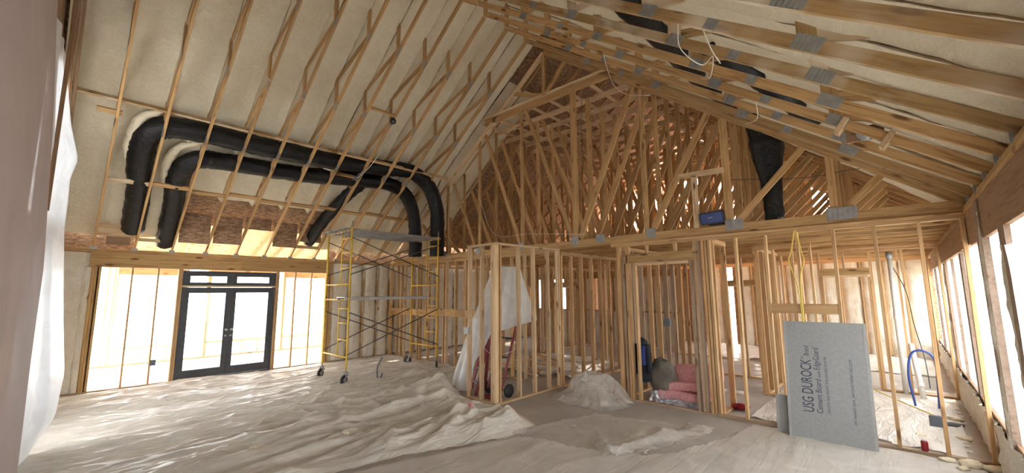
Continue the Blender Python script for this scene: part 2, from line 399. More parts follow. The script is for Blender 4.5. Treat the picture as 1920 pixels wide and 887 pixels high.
def scissor(x, idx, mat_r):
    t = empty('scissor_truss', (x, RY, 7.3), label='pine scissor roof truss, %s one counting from the back wall' % ORD[idx], cat='roof truss', group='scissor trusses over the great room')
    nv = (0, .587, .81)
    hc = CD/2/.81
    # lower chords
    board('bottom_chord', (x, 12.08, zl(12.08)+hc), (x, RY, zl(RY)+hc), SW, CD, CHORD, t, nv)
    board('bottom_chord', (x+.0, -.72, zr(-.72)+hc), (x, RY-.02, zr(RY)+hc), SW, CD, mat_r, t, (0, -.587, .81))
    # webs
    for j, y in enumerate(LJ):
        board('web', (x, y, zl(y)+.05), (x, y, zl(y)+.92), SW, SD, CHORD, t, (0, 1, 0))
        y2 = y+1.7
        board('web', (x+.004, y+.03, zl(y)+.12), (x+.004, y2, zl(y2)+gap(y2)+.10), SW-.008, SD, CHORD, t, (0, 1, 0))
        plate(t, x-SW/2, y-.05, zl(y)+.06, .20, .08, -.627)
    board('web', (x, RY, zl(RY)+.02), (x, RY, zl(RY)+.78), SW, SD, CHORD, t, (0, 1, 0))
    for j, y in enumerate(RJ):
        board('web', (x, y, zr(y)+.05), (x, y, zr(y)+gap(y)+.10), SW-.004, .12, mat_r, t, (0, 1, 0))
        y2 = y-.75
        board('web', (x+.004, y-.03, zr(y)+.12), (x+.004, y2, zr(y2)+gap(y2)+.16), SW-.008, SD, mat_r, t, (0, 1, 0))
        plate(t, x-SW/2, y, zr(y)+.07, .20 if j == 0 else .16, .11, .627)
        if j in (0, 2): plate(t, x-SW/2, y+.62, zr(y+.62)+.065, .11, .085, .627)
    # tie clips at the plates
    boxo('hurricane_tie', (x-.05, 11.96, 2.86), (x+.05, 11.99, 2.93), GALV, t, .003)
    boxo('hurricane_tie', (x-.045, -.62, 2.88), (x-.02, -.595, 2.95), GALV, t, .003)
    return t
for k, x in enumerate(TX): scissor(x, k, SPRAYED if k < 7 else CHORD)
gb = empty('gable_truss', (XB+.1, RY, 7.3), label='dark doubled roof truss hugging the back wall above the plastic drape', cat='roof truss')
for i, dx in enumerate((.0, .045, .09)):
    board('bottom_chord', (XB+.08+dx, 12.08, zl(12.08)+.09), (XB+.08+dx, RY, zl(RY)+.09), SW, CD, BROWN, gb, (0, .587, .81))
    board('bottom_chord', (XB+.08+dx, -.72, zr(-.72)+.09), (XB+.08+dx, RY, zr(RY)+.09), SW, CD, BROWN, gb, (0, -.587, .81))
for y in (7.0, 8.1, 9.4, 10.4):
    board('web', (XB+.12, y, 2.9), (XB+.12, y, zl(y)+.6), SW, SD, BROWN, gb, (0, 1, 0))

# girder truss and the attic trusses beyond it
def girder(x, idx, main):
    th = .076 if main else SW; dp = .14 if main else SD
    if main: t = empty('girder_truss', (x, RY, 2.9), label='heavy doubled pine girder truss spanning over the framed partition wall', cat='roof truss')
    else: t = empty('attic_truss', (x, RY, 2.9), label='pine attic truss with flat bottom chord, %s behind the girder truss' % ORD[idx], cat='roof truss', group='attic trusses behind the girder')
    m = CHORD
    board('bottom_chord', (x, -.7, 2.93), (x, 12.05, 2.93), th, .15 if main else .14, m, t)
    if main:
        board('sloped_chord', (x, 12.05, zl(12.05)+.06), (x, RY, zl(RY)+.06), th, CD, PALE, t, (0, .587, .81))
        board('sloped_chord', (x, -.7, zr(-.7)+.06), (x, RY-.02, zr(RY)+.06), th, CD, m, t, (0, -.587, .81))
    else:
        board('top_chord', (x, 12.0, zl(12.0)+.52), (x, RY, zl(RY)+.70), SW, SD, m, t, (0, .587, .81))
        board('top_chord', (x, -.7, zr(-.7)+.52), (x, RY, zr(RY)+.70), SW, SD, m, t, (0, -.587, .81))
    zt = (lambda y: zc(y)+.04) if main else (lambda y: min(zc(y)+.5, 6.34))
    vy = [(9.18, .089), (7.86, .089), (6.38, .089), (4.88, .12), (3.33, .089), (1.93, .12), (.59, .089)]
    if not main: vy += [(10.6, .089)]
    for (y, d) in vy:
        top = zt(y) if not (main and y in (6.38, 4.88)) else 6.36
        board('web', (x+random.uniform(-.004, .004), y, 3.0), (x, y, top), th if y == 4.88 and main else SW, d, m, t, (0, 1, 0))
    dg = [((8.94, 4.96), (7.99, 3.05)), ((7.66, 6.05), (6.45, 3.05)), ((6.25, 6.30), (4.97, 3.05)), ((4.78, 3.05), (3.50, 5.92)), ((3.22, 3.05), (2.16, 4.96)), ((1.80, 3.05), (.86, 4.05)), ((.47, 3.05), (.05, 3.46)), ((10.4, 3.95), (9.35, 3.05))]
    for i, (a, b) in enumerate(dg):
        board('web', (x+.006, a[0], a[1]), (x+.006, b[0], b[1]), SW if i != 3 else .06, SD if i not in (4, 3) else .11, m, t, (0, 1, 0))
    # collar
    ze = 6.36 if main else 6.30
    board('collar_tie', (x, 3.85 if main else 3.25, ze), (x, 7.62 if main else 8.1, ze), th, .14 if main else .12, m if main else PALE, t)  # attic ties in paler wood: light on their edges put into the colour
    if main:
        board('collar_ledger', (x-.03, 3.75, ze+.10), (x-.03, 7.7, ze+.10), .12, .03, PALE, t)
        board('web', (x, RY, ze+.1), (x, RY, zl(RY)+.1), SW, SD, m, t, (0, 1, 0))
        board('web', (x, RY-.06, ze+.14), (x, RY-.62, zr(RY-.62)+.05), SW, SD, m, t, (0, 1, 0))
        board('web', (x, RY+.06, ze+.14), (x, RY+1.0, zl(RY+1.0)+.12), SW, SD, m, t, (0, 1, 0))
        board('web', (x-.03, 2.69, 3.93), (x-.03, 1.95, 3.91), SW, SD, PALE, t)
        board('web', (x-.03, 2.43, 3.0), (x-.03, 2.43, 3.90), SW, SD, PALE, t, (0, 1, 0))
        for (y, w) in ((4.9, .19), (4.29, .20), (3.24, .17), (1.86, .26), (.51, .34), (6.4, .15), (7.9, .15), (9.2, .12), (10.4, .12)):
            plate(t, x-th/2, y, 2.99, w, .17, 0)
    return t
girder(GX, 0, True)
AX = [GX+.61*j for j in range(1, 16)]
for j, x in enumerate(AX): girder(x, j, False)
pl = empty('ceiling_purlins', (11, RY, 6.4), label='pale cross strips laid over the attic collar ties', cat='purlins')
for i, y in enumerate((3.6, 4.05, 4.55, 5.1, 5.65, 6.2, 6.75, 7.3, 7.8)):
    board('purlin', (GX+.1, y, 6.41 if i else 6.40), (16.6, y, 6.41), .089, .03, PALE, pl)
# attic far gable
ge = empty('wall_gable', (17, RY, 3), kind='structure')
def tri(name, x, ylo, yhi, z0, off, mat, par):
    ys = np.linspace(ylo, yhi, 21); v = []; f = []
    for y in ys: v += [(x, y, z0), (x, y, zc(y)+off)]
    for i in range(20): f.append((2*i, 2*i+2, 2*i+3, 2*i+1))
    return from_vf(name, v, f, mat, par)
for i in range(9):
    for j in range(4):
        z0 = 2.9+j*.95; ya, yb = .4+i*1.25, .4+(i+1)*1.25-.06
        if zc((ya+yb)/2)+.4 > z0+.9: boxo('house_wrap_panel', (17.04, ya, z0+.04), (17.045, yb, z0+.90), GABLEFILM, ge)
tri('gable_sheathing', 17.06, 4.4, 6.9, 6.72, .7, OSB, ge)
boxo('gable_sheathing', (17.06, -.7, 2.9), (17.07, .4, 3.9), OSB, ge)
y = -.3
while y < 12:
    board('stud', (16.95, y, 2.9), (16.95, y, zc(y)+.5), SW, SD, PINE, ge, (1, 0, 0)); y += .61
for z in (4.0, 5.2):
    yy = (z-2.9)/SL
    board('girt', (16.9, -.5+yy*.95, z), (16.9, 11.9-yy*.95, z), SW, SD, PINE, ge)

# ---------------------------------------------------------------- walls
def studs(root, axis, c, pos, z0, z1, dep=SD, w=SW, mat=PINE, jit=.004):
    for a in pos:
        j = random.uniform(-jit, jit); mm = mat if not isinstance(mat, list) else random.choice(mat)
        if axis == 'Y': board('stud', (c+dep/2, a+j, z0), (c+dep/2, a-j, z1), w, dep, mm, root, (1, 0, 0))
        else: board('stud', (a+j, c+dep/2, z0), (a-j, c+dep/2, z1), w, dep, mm, root, (0, 1, 0))
def hboard(root, name, axis, c, a0, a1, z0, z1, dep=SD, mat=PINE):
    if axis == 'Y': return board(name, (c+dep/2, a0, (z0+z1)/2), (c+dep/2, a1, (z0+z1)/2), dep, z1-z0, mat, root)
    return board(name, (a0, c+dep/2, (z0+z1)/2), (a1, c+dep/2, (z0+z1)/2), dep, z1-z0, mat, root)
def stud_wall(name, axis, c, a0, a1, pos=None, sp=.406, zt=2.86, dep=SD, mat=PINE, gaps=(), base=True):
    root = empty(name, ((c, a0, 0) if axis == 'Y' else (a0, c, 0)), kind='structure')
    if pos is None:
        pos = [a0+SW/2]; a = a0+sp
        while a < a1-.1: pos.append(a); a += sp
        pos.append(a1-SW/2)
    pos = [p for p in pos if not any(g[0]-.02 < p < g[1]+.02 for g in gaps)]
    studs(root, axis, c, pos, SW, zt-2*SW, dep, mat=mat)
    hboard(root, 'top_plate', axis, c, a0, a1, zt-SW, zt, dep, PALE if mat is PALE else PINE)
    hboard(root, 'top_plate', axis, c, a0+.001, a1-.001, zt-2*SW, zt-SW, dep, PALE if mat is PALE else PINE)
    segs = []; s = a0
    for g in sorted(gaps): segs.append((s, g[0])); s = g[1]
    segs.append((s, a1))
    if base:
        for s in segs:
            if s[1]-s[0] > .05: hboard(root, 'base_plate', axis, c, s[0], s[1], 0, SW, dep, AGED if name == 'wall_partition' else PINE)
    for g in gaps:
        hz = g[2]
        hboard(root, 'header', axis, c, g[0], g[1], hz, hz+.14, dep, HEADER)
        hboard(root, 'header_ledger', axis, c, g[0]+.038, g[1]-.038, hz-.04, hz, dep, PALE)
        for q in (g[0], g[1]):
            sg = -1 if q == g[0] else 1
            studs(root, axis, c, [q+sg*.02], SW, zt-2*SW, dep, mat=mat)
            studs(root, axis, c, [q-sg*.02], 0, hz-.04, dep, mat=mat)
        n = max(1, int((g[1]-g[0])/.45))
        studs(root, axis, c, [g[0]+(g[1]-g[0])*(i+1)/(n+1) for i in range(n)], hz+.14, zt-2*SW, dep, mat=mat)
    return root

# --- left exterior wall with the French door
wl = empty('wall_left', (3.4, 12, 0), kind='structure'); WY = 12.0; WD = .14
hboard(wl, 'header', 'X', WY-.005, .34, 3.0, 2.51, 2.81, WD+.005, HEADER)
hboard(wl, 'header', 'X', WY-.005, 3.002, 5.27, 2.51, 2.81, WD+.005, HEADER)
hboard(wl, 'top_plate', 'X', WY-.01, XB, 3.4, 2.855, 2.893, WD+.02, HEADER)
hboard(wl, 'top_plate', 'X', WY-.01, 3.402, 7.3, 2.855, 2.893, WD+.02, HEADER)
hboard(wl, 'top_plate', 'X', WY-.012, XB, 7.3, 2.812, 2.854, WD+.02, HEADER)
hboard(wl, 'base_plate', 'X', WY, XB, 1.84, 0, .04, WD, AGED)
hboard(wl, 'base_plate', 'X', WY, 3.84, 7.3, 0, .04, WD, AGED)
studs(wl, 'X', WY, [.36, .40, .44, .50], .04, 2.81, WD, mat=HEADER)
studs(wl, 'X', WY, [1.0, 1.43], .04, 2.51, .10, w=.03, mat=PINE)
studs(wl, 'X', WY, [1.80, 1.84, 3.83, 3.87], .0, 2.51, WD, mat=PINE)
studs(wl, 'X', WY, [4.29, 4.71], .04, 2.51, .10, w=.03, mat=PINE)
studs(wl, 'X', WY, [5.14, 5.18, 5.24], .04, 2.51, WD, mat=HEADER)
studs(wl, 'X', WY, [5.28, 5.82, 6.26, 6.72, 7.14], .04, 2.81, WD, mat=SPRAYED)
def wall_foam(root, axis, c, a0, a1, z0, z1, depth, amp=.05, seed=0., mat=None, sgn=1):
    nu, nv = max(4, int((a1-a0)/.06)), max(4, int((z1-z0)/.06))
    def fn(u, v):
        a = a0+(a1-a0)*u; z = z0+(z1-z0)*v; e = min(u, 1-u)*(a1-a0); e2 = min(v, 1-v)*(z1-z0)
        d = depth + sgn*amp*(.5-1.2*min(1, e/.09)**.6+.55*nz(a*2.5+seed, z*1.3, 2)+.5*nz(a*7, z*5+seed, 4)+.35*nz(a*16+seed, z*13, 7))
        return (a, c+d, z) if axis == 'X' else (c+d, a, z)
    return sheet('foam_panel', fn, nu, nv, mat or FOAMW, root)
boxo('sheathing', (XB, WY+WD, 0), (.50, WY+WD+.012, 2.9), OSB, wl)
boxo('sheathing', (5.2, WY+WD, 0), (14.5, WY+WD+.012, 3.6), OSB, wl)
boxo('sheathing', (XB, WY+WD, 2.9), (.98, WY+WD+.012, 3.6), OSB, wl)
for i, (a, b) in enumerate(((XB, .34), (5.30, 5.80), (5.84, 6.24), (6.28, 6.70), (6.74, 7.12))):
    wall_foam(wl, 'X', WY, a, b, .05, 2.80, .03, .07, i*3.3)
wall_foam(wl, 'X', WY, .28, .37, .05, 2.5, -.02, .03, 44.)
for i in range(8): wall_foam(wl, 'X', WY, 7.35+.82*i, 7.35+.82*i+.8, .05, 2.80, .05, .07, 60+i*3.3)
boxo('fire_block', (6.76, WY-.005, 1.42), (7.1, WY+.03, 1.50), HEADER, wl, .002); boxo('fire_block', (6.86, WY-.005, .05), (7.13, WY+.03, .18), HEADER, wl, .002)
# door
d1 = empty('door_1', (2.83, 12, 0), kind='structure')
tag(d1, label='charcoal double French door with a narrow transom window above')
dy0, dy1 = 12.03, 12.11
fr = boxo('door_frame', (1.865, dy0-.01, 0), (1.905, dy1, 2.48), FRAMEBLK, d1, .004)
boxo('door_frame', (3.765, dy0-.01, 0), (3.805, dy1, 2.48), FRAMEBLK, d1, .004)
boxo('door_frame', (1.905, dy0-.01, 2.44), (3.765, dy1, 2.48), FRAMEBLK, d1, .004)
boxo('mullion_bar', (1.86, dy0-.02, 2.105), (3.81, dy1, 2.145), PALE, d1, .004)
boxo('door_sill', (1.865, dy0-.03, 0), (3.805, dy1, .045), FRAMEBLK, d1, .004)
for (a, b) in ((1.905, 2.833), (2.837, 3.765)):
    lf = boxo('door_leaf', (a, dy0, .05), (a+.105, dy1-.03, 2.10), FRAMEBLK, d1, .005)
    boxo('stile', (b-.105, dy0, .05), (b, dy1-.03, 2.10), FRAMEBLK, lf, .005)
    boxo('rail', (a+.105, dy0, .05), (b-.105, dy1-.03, .23), FRAMEBLK, lf, .005)
    boxo('rail', (a+.105, dy0, 1.965), (b-.105, dy1-.03, 2.10), FRAMEBLK, lf, .005)
    boxo('glass_pane', (a+.105, dy0+.02, .23), (b-.105, dy0+.026, 1.965), GLASS, lf)
    hx = b-.05 if a < 2 else a+.05
    lathe('handle', [(.026, 0), (.028, .012), (.012, .016), (.011, .045), (.026, .05), (.028, .07), (.018, .082)], GALV, lf, Matrix.Translation((hx, dy0, 1.09)) @ Matrix.Rotation(pi/2, 4, 'X'), 12)
    lathe('deadbolt', [(.026, 0), (.026, .014), (.015, .02)], GALV, lf, Matrix.Translation((hx, dy0, .95)) @ Matrix.Rotation(pi/2, 4, 'X'), 12)
    tr = boxo('transom', (a, dy0, 2.145), (b, dy1-.03, 2.215), FRAMEBLK, d1, .004)
    boxo('rail', (a, dy0, 2.36), (b, dy1-.03, 2.44), FRAMEBLK, tr, .004)
    boxo('stile', (a, dy0, 2.215), (a+.105, dy1-.03, 2.36), FRAMEBLK, tr, .004)
    boxo('stile', (b-.105, dy0, 2.215), (b, dy1-.03, 2.36), FRAMEBLK, tr, .004)
    boxo('glass_pane', (a+.105, dy0+.02, 2.215), (b-.105, dy0+.026, 2.36), GLASS, tr)

# --- sunroom beyond the left wall
wsr = empty('wall_sunroom', (3, 16, 0), kind='structure')
hboard(wsr, 'base_plate', 'X', 16.0, -1.0, 8.0, 0, .04, WD, PALE)
hboard(wsr, 'top_plate', 'X', 16.0, -1.0, 8.0, 2.80, 2.88, WD, PALE)
for (a, b) in ((1.05, 2.55), (3.2, 5.0), (5.4, 7.0)):
    hboard(wsr, 'header', 'X', 16.0, a, b, 2.50, 2.72, WD, PINE); hboard(wsr, 'sill', 'X', 16.0, a, b, .42, .48, WD, PALE)
    studs(wsr, 'X', 16.0, [a, b, a-.06, b+.06], .04, 2.8, WD, mat=PALE); studs(wsr, 'X', 16.0, [a+(b-a)*q for q in (.28, .55, .8)], .04, .42, WD, mat=PALE)
studs(wsr, 'X', 16.0, [-.6, .05, .5, .86], .04, 2.8, WD, mat=PALE)
wse = empty('wall_sunroom_end', (-.9, 14, 0), kind='structure')
hboard(wse, 'base_plate', 'Y', -.95, 12.15, 16, 0, .04, WD, PALE); hboard(wse, 'top_plate', 'Y', -.95, 12.15, 16, 2.8, 2.88, WD, PALE)
studs(wse, 'Y', -.95, [12.2+.5*i for i in range(8)], .04, 2.8, WD, mat=PALE)
wsf = empty('wall_sunroom_far', (7.5, 14, 0), kind='structure')
hboard(wsf, 'base_plate', 'Y', 7.4, 12.15, 16, 0, .04, WD, PALE); hboard(wsf, 'top_plate', 'Y', 7.4, 12.15, 16, 2.8, 2.88, WD, PALE)
studs(wsf, 'Y', 7.4, [12.2+.5*i for i in range(8)], .04, 2.8, WD, mat=PALE)
srr = empty('ceiling_sunroom', (3, 14, 3), kind='structure')
for i in range(14):
    x = -.7+i*.61; board('rafter', (x, 16.3, 2.86), (x, 11.95, 4.35), SW, .14, PALE, srr, (0, .3, .9))
sv = [(-1, 13.0, 4.09), (8, 13.0, 4.09), (8, 16.4, 2.93), (-1, 16.4, 2.93)]
from_vf('roof_sheathing', sv+[(a, b, c+.02) for a, b, c in sv], [(3, 2, 1, 0), (4, 5, 6, 7), (0, 1, 5, 4), (1, 2, 6, 5), (2, 3, 7, 6), (3, 0, 4, 7)], PALE, srr)
board('ridge_board', (-1, 11.98, 4.3), (8, 11.98, 4.3), SW, .18, PALE, srr)

# --- right exterior wall with filmed window openings
wr = empty('wall_right', (6, -.62, 0), kind='structure'); RYW = -.62
def rw(a0, a1, z0, z1, mat, nm, dep=.14, off=0.): return boxo(nm, (a0, RYW-dep+off, z0), (a1, RYW+off, z1), mat, wr, .003)
rw(XB, 7.0, 2.44, 2.82, BROWN, 'header'); rw(7.002, 15.5, 2.46, 2.82, BROWN, 'header')
rw(XB, 7.4, 2.822, 2.86, HEADER, 'top_plate', .15, .01); rw(7.402, 16.9, 2.822, 2.86, HEADER, 'top_plate', .15, .01); rw(XB, 16.9, 2.862, 2.90, HEADER, 'top_plate', .15, .01)
rw(XB, 16.9, 0, .04, AGED, 'base_plate')
rw(XB, 16.9, .52, .56, BROWN, 'sill')
POST = wood('foam_stained_post_wood', (.30, .215, .16), (.18, .12, .085), (.36, .27, .20))
for (a, w) in ((-.3, .05), (.7, .05), (1.8, .05), (2.9, .08), (4.05, .10), (5.07, .26), (8.42, .22), (9.9, .04), (11.4, .36), (13., .04), (14.7, .3)):
    n = max(1, int(round(w/.04))); q = w/n
    for i in range(n): rw(a-w/2+q*i, a-w/2+q*(i+1)-.002, .04, 2.44, POST, 'stud')
for a in (6.02, 6.09, 6.16, 6.23, 6.30): rw(a-.03, a+.03, .04, 2.82, POST, 'post_stud', .14, .015)
wall_foam(wr, 'X', RYW, 5.99, 6.10, .04, 2.7, .02, .03, 3.3, FOAMW, -1); wall_foam(wr, 'X', RYW, 5.10, 5.19, .3, 2.3, .005, .03, 9.3, FOAMW, -1); wall_foam(wr, 'X', RYW, 11.3, 11.42, .1, 2.4, .005, .03, 5.3, FOAMW, -1)
we = [-.3, .7, 1.8, 2.9, 4.05, 5.07, 6.09, 8.42, 11.4, 14.7]
for a, b in zip(we, we[1:]): boxo('window_film', (a+.04, RYW-.036, .55), (b-.04, RYW-.034, 2.45), WINFILM, wr)
for i in range(17):
    a = XB+i; wall_foam(wr, 'X', RYW, a, a+1.0, .0, .54, -.02, .07, 7.7*i, FOAMW, -1)
boxo('sheathing', (XB, RYW-.16, -.1), (16.9, RYW-.142, .54), OSB, wr); boxo('sheathing', (XB, RYW-.16, 2.44), (16.9, RYW-.142, 3.35), OSB, wr)

# --- back wall
wb = empty('wall_back', (XB, 5, 0), kind='structure')
boxo('sheathing', (XB-.20, -.7, 0), (XB-.19, 6.4, 2.9), OSB, wb); boxo('sheathing', (XB-.20, 9.4, 0), (XB-.19, 12.1, 2.9), OSB, wb)
boxo('sheathing', (XB-.20, 6.4, 0), (XB-.19, 9.4, .7), OSB, wb); boxo('sheathing', (XB-.20, 6.4, 2.5), (XB-.19, 9.4, 2.9), OSB, wb)
gys = [-.7+.64*i for i in range(21)]
for i in range(20):
    a, b = gys[i], gys[i+1]; lo = 4.75 if 6.9 < (a+b)/2 < 8.9 else 2.88
    from_vf('gable_panel', [(XB-.02, a, lo), (XB-.02, b, lo), (XB-.02, b, zc(b)+.97), (XB-.02, a, zc(a)+.97)], [(0, 1, 2, 3)], OSB, wb)
    if lo > 3: boxo('window_film', (XB-.05, a, 2.9), (XB-.048, b, 4.75), WINFILM, wb)
boxo('gable_ridge_panel', (XB-.03, RY-.6, 6.9), (XB-.025, RY+.6, 8.42), OSB, wb)
studs(wb, 'Y', XB-.16, [-.6+.406*i for i in range(32) if not 6.45 < -.6+.406*i < 9.35], .04, 2.82, .14, mat=BROWN)
studs(wb, 'Y', XB-.16, [6.42, 7.4, 8.4, 9.38], .04, 2.5, .14, mat=BROWN)
hboard(wb, 'top_plate', 'Y', XB-.16, -.7, 12.1, 2.82, 2.9, .14, HEADER); hboard(wb, 'base_plate', 'Y', XB-.16, -.7, 12.1, 0, .04, .14, AGED)
hboard(wb, 'header', 'Y', XB-.16, 6.42, 9.38, 2.5, 2.8, .14, BROWN)
boxo('window_film', (XB-.12, 6.4, .7), (XB-.118, 9.4, 2.5), WINFILM, wb)
for i, (a, b) in enumerate(((9.45, 10.3), (10.3, 11.2), (11.2, 12.0))): wall_foam(wb, 'Y', XB-.04, a, b, .05, 2.8, .0, .06, i*5., FOAMW, -1)

# --- partition wall under the girder
PX = 7.155
wp = empty('wall_partition', (PX, 5, 0), kind='structure')
hboard(wp, 'top_plate', 'Y', PX, -.62, 4.05, 2.815, 2.853, SD, PINE); hboard(wp, 'top_plate', 'Y', PX, 5.40, 12.0, 2.815, 2.853, SD, PINE)
hboard(wp, 'top_plate', 'Y', PX+.001, -.62, 4.05, 2.775, 2.814, SD, PINE); hboard(wp, 'top_plate', 'Y', PX+.001, 5.40, 12.0, 2.775, 2.814, SD, PINE)
hboard(wp, 'base_plate', 'Y', PX, -.62, 2.30, 0, .038, SD, AGED); hboard(wp, 'base_plate', 'Y', PX, 2.31, 3.92, 0, .03, SD, AGED); hboard(wp, 'base_plate', 'Y', PX, 6.3, 12.0, 0, .038, SD, PINE)
studs(wp, 'Y', PX, [-.585, -.22, .20, .64, 1.05, 1.46, 1.87], .038, 2.775, mat=PINE, jit=.012)
studs(wp, 'Y', PX, [2.26, 2.31, 2.36], .038, 2.775, mat=PINE); studs(wp, 'Y', PX, [2.44, 2.48], .038, 2.775, mat=AGED)
studs(wp, 'Y', PX-.01, [2.56], .03, 2.45, mat=AGED, w=.05); studs(wp, 'Y', PX, [3.58], .03, 2.45, mat=PINE)
studs(wp, 'Y', PX, [3.70, 3.74], .03, 2.775, mat=PINE); studs(wp, 'Y', PX-.005, [3.80], .03, 2.50, mat=AGED); studs(wp, 'Y', PX, [3.88, 3.92], .03, 2.775, mat=PINE)
hboard(wp, 'header', 'Y', PX, 2.42, 3.78, 2.50, 2.63, SD, HEADER); hboard(wp, 'header_ledger', 'Y', PX, 2.42, 3.78, 2.462, 2.498, SD, PINE)
hboard(wp, 'header_strip', 'Y', PX-.03, 2.60, 3.55, 2.41, 2.46, .03, PALE)
studs(wp, 'Y', PX, [2.50, 2.82, 3.34, 3.70], 2.63, 2.775)
hboard(wp, 'blocking', 'Y', PX, .66, 1.03, 1.62, 1.755, SD, PINE); hboard(wp, 'blocking', 'Y', PX, 1.07, 1.44, 1.62, 1.755, SD, PINE)
yy = [6.3+.406*i for i in range(15)]
studs(wp, 'Y', PX, yy, .038, 2.775, mat=[PINE, CHORD, PALE], jit=.012); studs(wp, 'Y', PX, [8.38, 9.25, 10.46, 11.35, 11.96], .038, 2.775, mat=PINE)
for a, b in zip(yy[1:-1], yy[2:]):
    z = 1.28+random.uniform(-.03, .03); hboard(wp, 'blocking', 'Y', PX, a+.02, b-.02, z, z+.2, SD, CHORD)

# --- closet framing in front of the partition
wc = empty('wall_closet', (5.31, 5.4, 0), kind='structure'); CT = 2.845
studs(wc, 'Y', 5.29, [6.07, 5.73], .038, CT-.04, .089, mat=PALE); studs(wc, 'Y', 5.285, [5.42, 5.36], .038, CT-.04, .089, w=.06, mat=PALE)
studs(wc, 'X', 5.30, [5.40], .038, CT-.04, .089, mat=PINE)
hboard(wc, 'base_plate', 'Y', 5.29, 5.39, 6.1, 0, .038, SD, PALE); hboard(wc, 'top_plate', 'Y', 5.29, 5.30, 6.1, CT-.04, CT, SD, PALE)
hboard(wc, 'base_plate', 'X', 5.30, 5.3, 7.2, 0, .038, SD, PALE); hboard(wc, 'top_plate', 'X', 5.30, 5.38, 7.2, CT-.04, CT, SD, PALE)
studs(wc, 'X', 5.30, [5.92, 6.36, 6.81, 7.17], .038, CT-.04, .089, mat=PALE, jit=.01)
studs(wc, 'Y', 7.11, [5.345], .0, CT, .089, w=.05, mat=PALE)
hboard(wc, 'base_plate', 'X', 6.05, 7.2, 7.22, 0, .038, SD, PALE)
wh = stud_wall('wall_hall', 'X', 5.30, 7.25, 10.6, zt=2.80)
stud_wall('wall_bath', 'X', 3.86, 7.26, 11.0, zt=2.80, mat=[PINE, AGED, PINE])
stud_wall('wall_bath_end', 'Y', 10.7, 2.3, 3.84, zt=2.80)
stud_wall('wall_return', 'X', 2.22, 7.25, 7.95, pos=[7.3, 7.9], zt=2.80, mat=PINE)
stud_wall('wall_bath_side', 'X', 2.0, 9.2, 11.0, zt=2.80)
stud_wall('wall_kitchen', 'Y', 11.0, -.6, 2.0, pos=[-.55, -.05, .03, .42, .80, 1.2, 1.62, 1.95], zt=2.80, gaps=((.45, 1.25, 2.25),))
stud_wall('wall_pantry', 'Y', 9.2, 1.15, 2.1, sp=.3, zt=2.80)
stud_wall('wall_bedroom', 'X', 8.7, 8.2, 13.9, zt=2.80, gaps=((9.6, 10.5, 2.1),))
stud_wall('wall_bedroom_end', 'Y', 10.6, 5.45, 8.6, zt=2.80, gaps=((7.2, 8.1, 2.1),))
stud_wall('wall_hall_end', 'Y', 13.2, 2.1, 5.3, zt=2.80, gaps=((3.0, 3.75, 2.1),))
# far exterior walls
wf = empty('wall_far', (16.8, 2, 0), kind='structure')
studs(wf, 'Y', 16.75, [-.6+.5*i for i in range(24)], .04, 2.8, .12, mat=PINE)
for i in [q for q in range(12) if q != 10]: wall_foam(wf, 'Y', 16.82, -.6+.5*i+.02, -.6+.5*(i+1)-.02, .0, 2.85, .0, .06, i*2.2, FOAMW, 1)
boxo('sheathing', (16.92, -.7, 0), (16.94, 4.56, 3.0), OSB, wf); boxo('sheathing', (16.92, 4.82, 0), (16.94, 12.1, 3.0), OSB, wf)
hboard(wf, 'top_plate', 'Y', 16.75, -.6, 12, 2.8, 2.88, .12, PINE)
wf2 = empty('wall_far_bedroom', (14.1, 9, 0), kind='structure')
studs(wf2, 'Y', 14.0, [5.5+.406*i for i in range(17)], .04, 2.8, .14, mat=PINE)
hboard(wf2, 'sill', 'Y', 14.0, 5.4, 12.05, 1.2, 1.25, .14, PINE); hboard(wf2, 'header', 'Y', 14.0, 5.4, 12.05, 2.45, 2.7, .14, HEADER); hboard(wf2, 'top_plate', 'Y', 14.0, 5.4, 12.05, 2.75, 2.85, .14, PINE)
for (a, b, z0, z1) in ((5.4, 12.05, 0, 1.22), (5.4, 12.05, 2.45, 2.8), (5.4, 7.9, 1.22, 2.45), (8.9, 9.9, 1.22, 2.45), (10.9, 11.4, 1.22, 2.45)):
    n = max(1, int((b-a)/.6)); w = (b-a)/n
    for i in range(n): wall_foam(wf2, 'Y', 14.06, a+w*i, a+w*(i+1), z0, z1, 0, .05, i*4.1+a, FOAMW, 1)
    boxo('sheathing', (14.15, a, z0), (14.16, b, z1), OSB, wf2)

# ---------------------------------------------------------------- ducts
def LP(x, y, off): return (x, y, zl(y)+off)
def duct(pts, r, label, rfun=None):
    d = tube('flex_duct', pts, r, DUCT, None, 14, 14, True, .11, rfun); tag(d, label, 'duct', 'black flexible ducts'); return d
duct([LP(.90, 11.75, .26), LP(.86, 10.9, .30), LP(.77, 10.1, .30), LP(.86, 9.66, .30), LP(1.3, 9.50, .30), LP(2.5, 9.50, .30), LP(4.0, 9.48, .30), LP(5.3, 9.36, .30), LP(6.05, 9.28, .28), (6.62, 9.3, 4.85), (6.93, 9.32, 4.3), (6.98, 9.33, 3.6), (6.98, 9.33, 2.95)], .195, 'long black flexible duct, upper one of the two crossing the left roof slope')
duct([LP(1.47, 11.95, .16), LP(1.44, 11.1, .28), LP(1.38, 10.45, .30), LP(1.58, 10.06, .30), LP(2.1, 9.98, .30), LP(3.4, 9.94, .30), LP(4.8, 9.80, .30), LP(5.6, 9.72, .28), LP(6.15, 9.82, .24), (6.55, 9.95, 4.3), (6.70, 9.98, 3.6), (6.72, 9.98, 2.95)], .18, 'lower black flexible duct running under the long one on the left slope')
duct([LP(4.95, 9.86, .28), LP(4.75, 10.3, .27), LP(4.55, 11.0, .26), LP(4.45, 11.7, .22)], .15, 'short black branch duct dropping toward the eave above the scaffold')
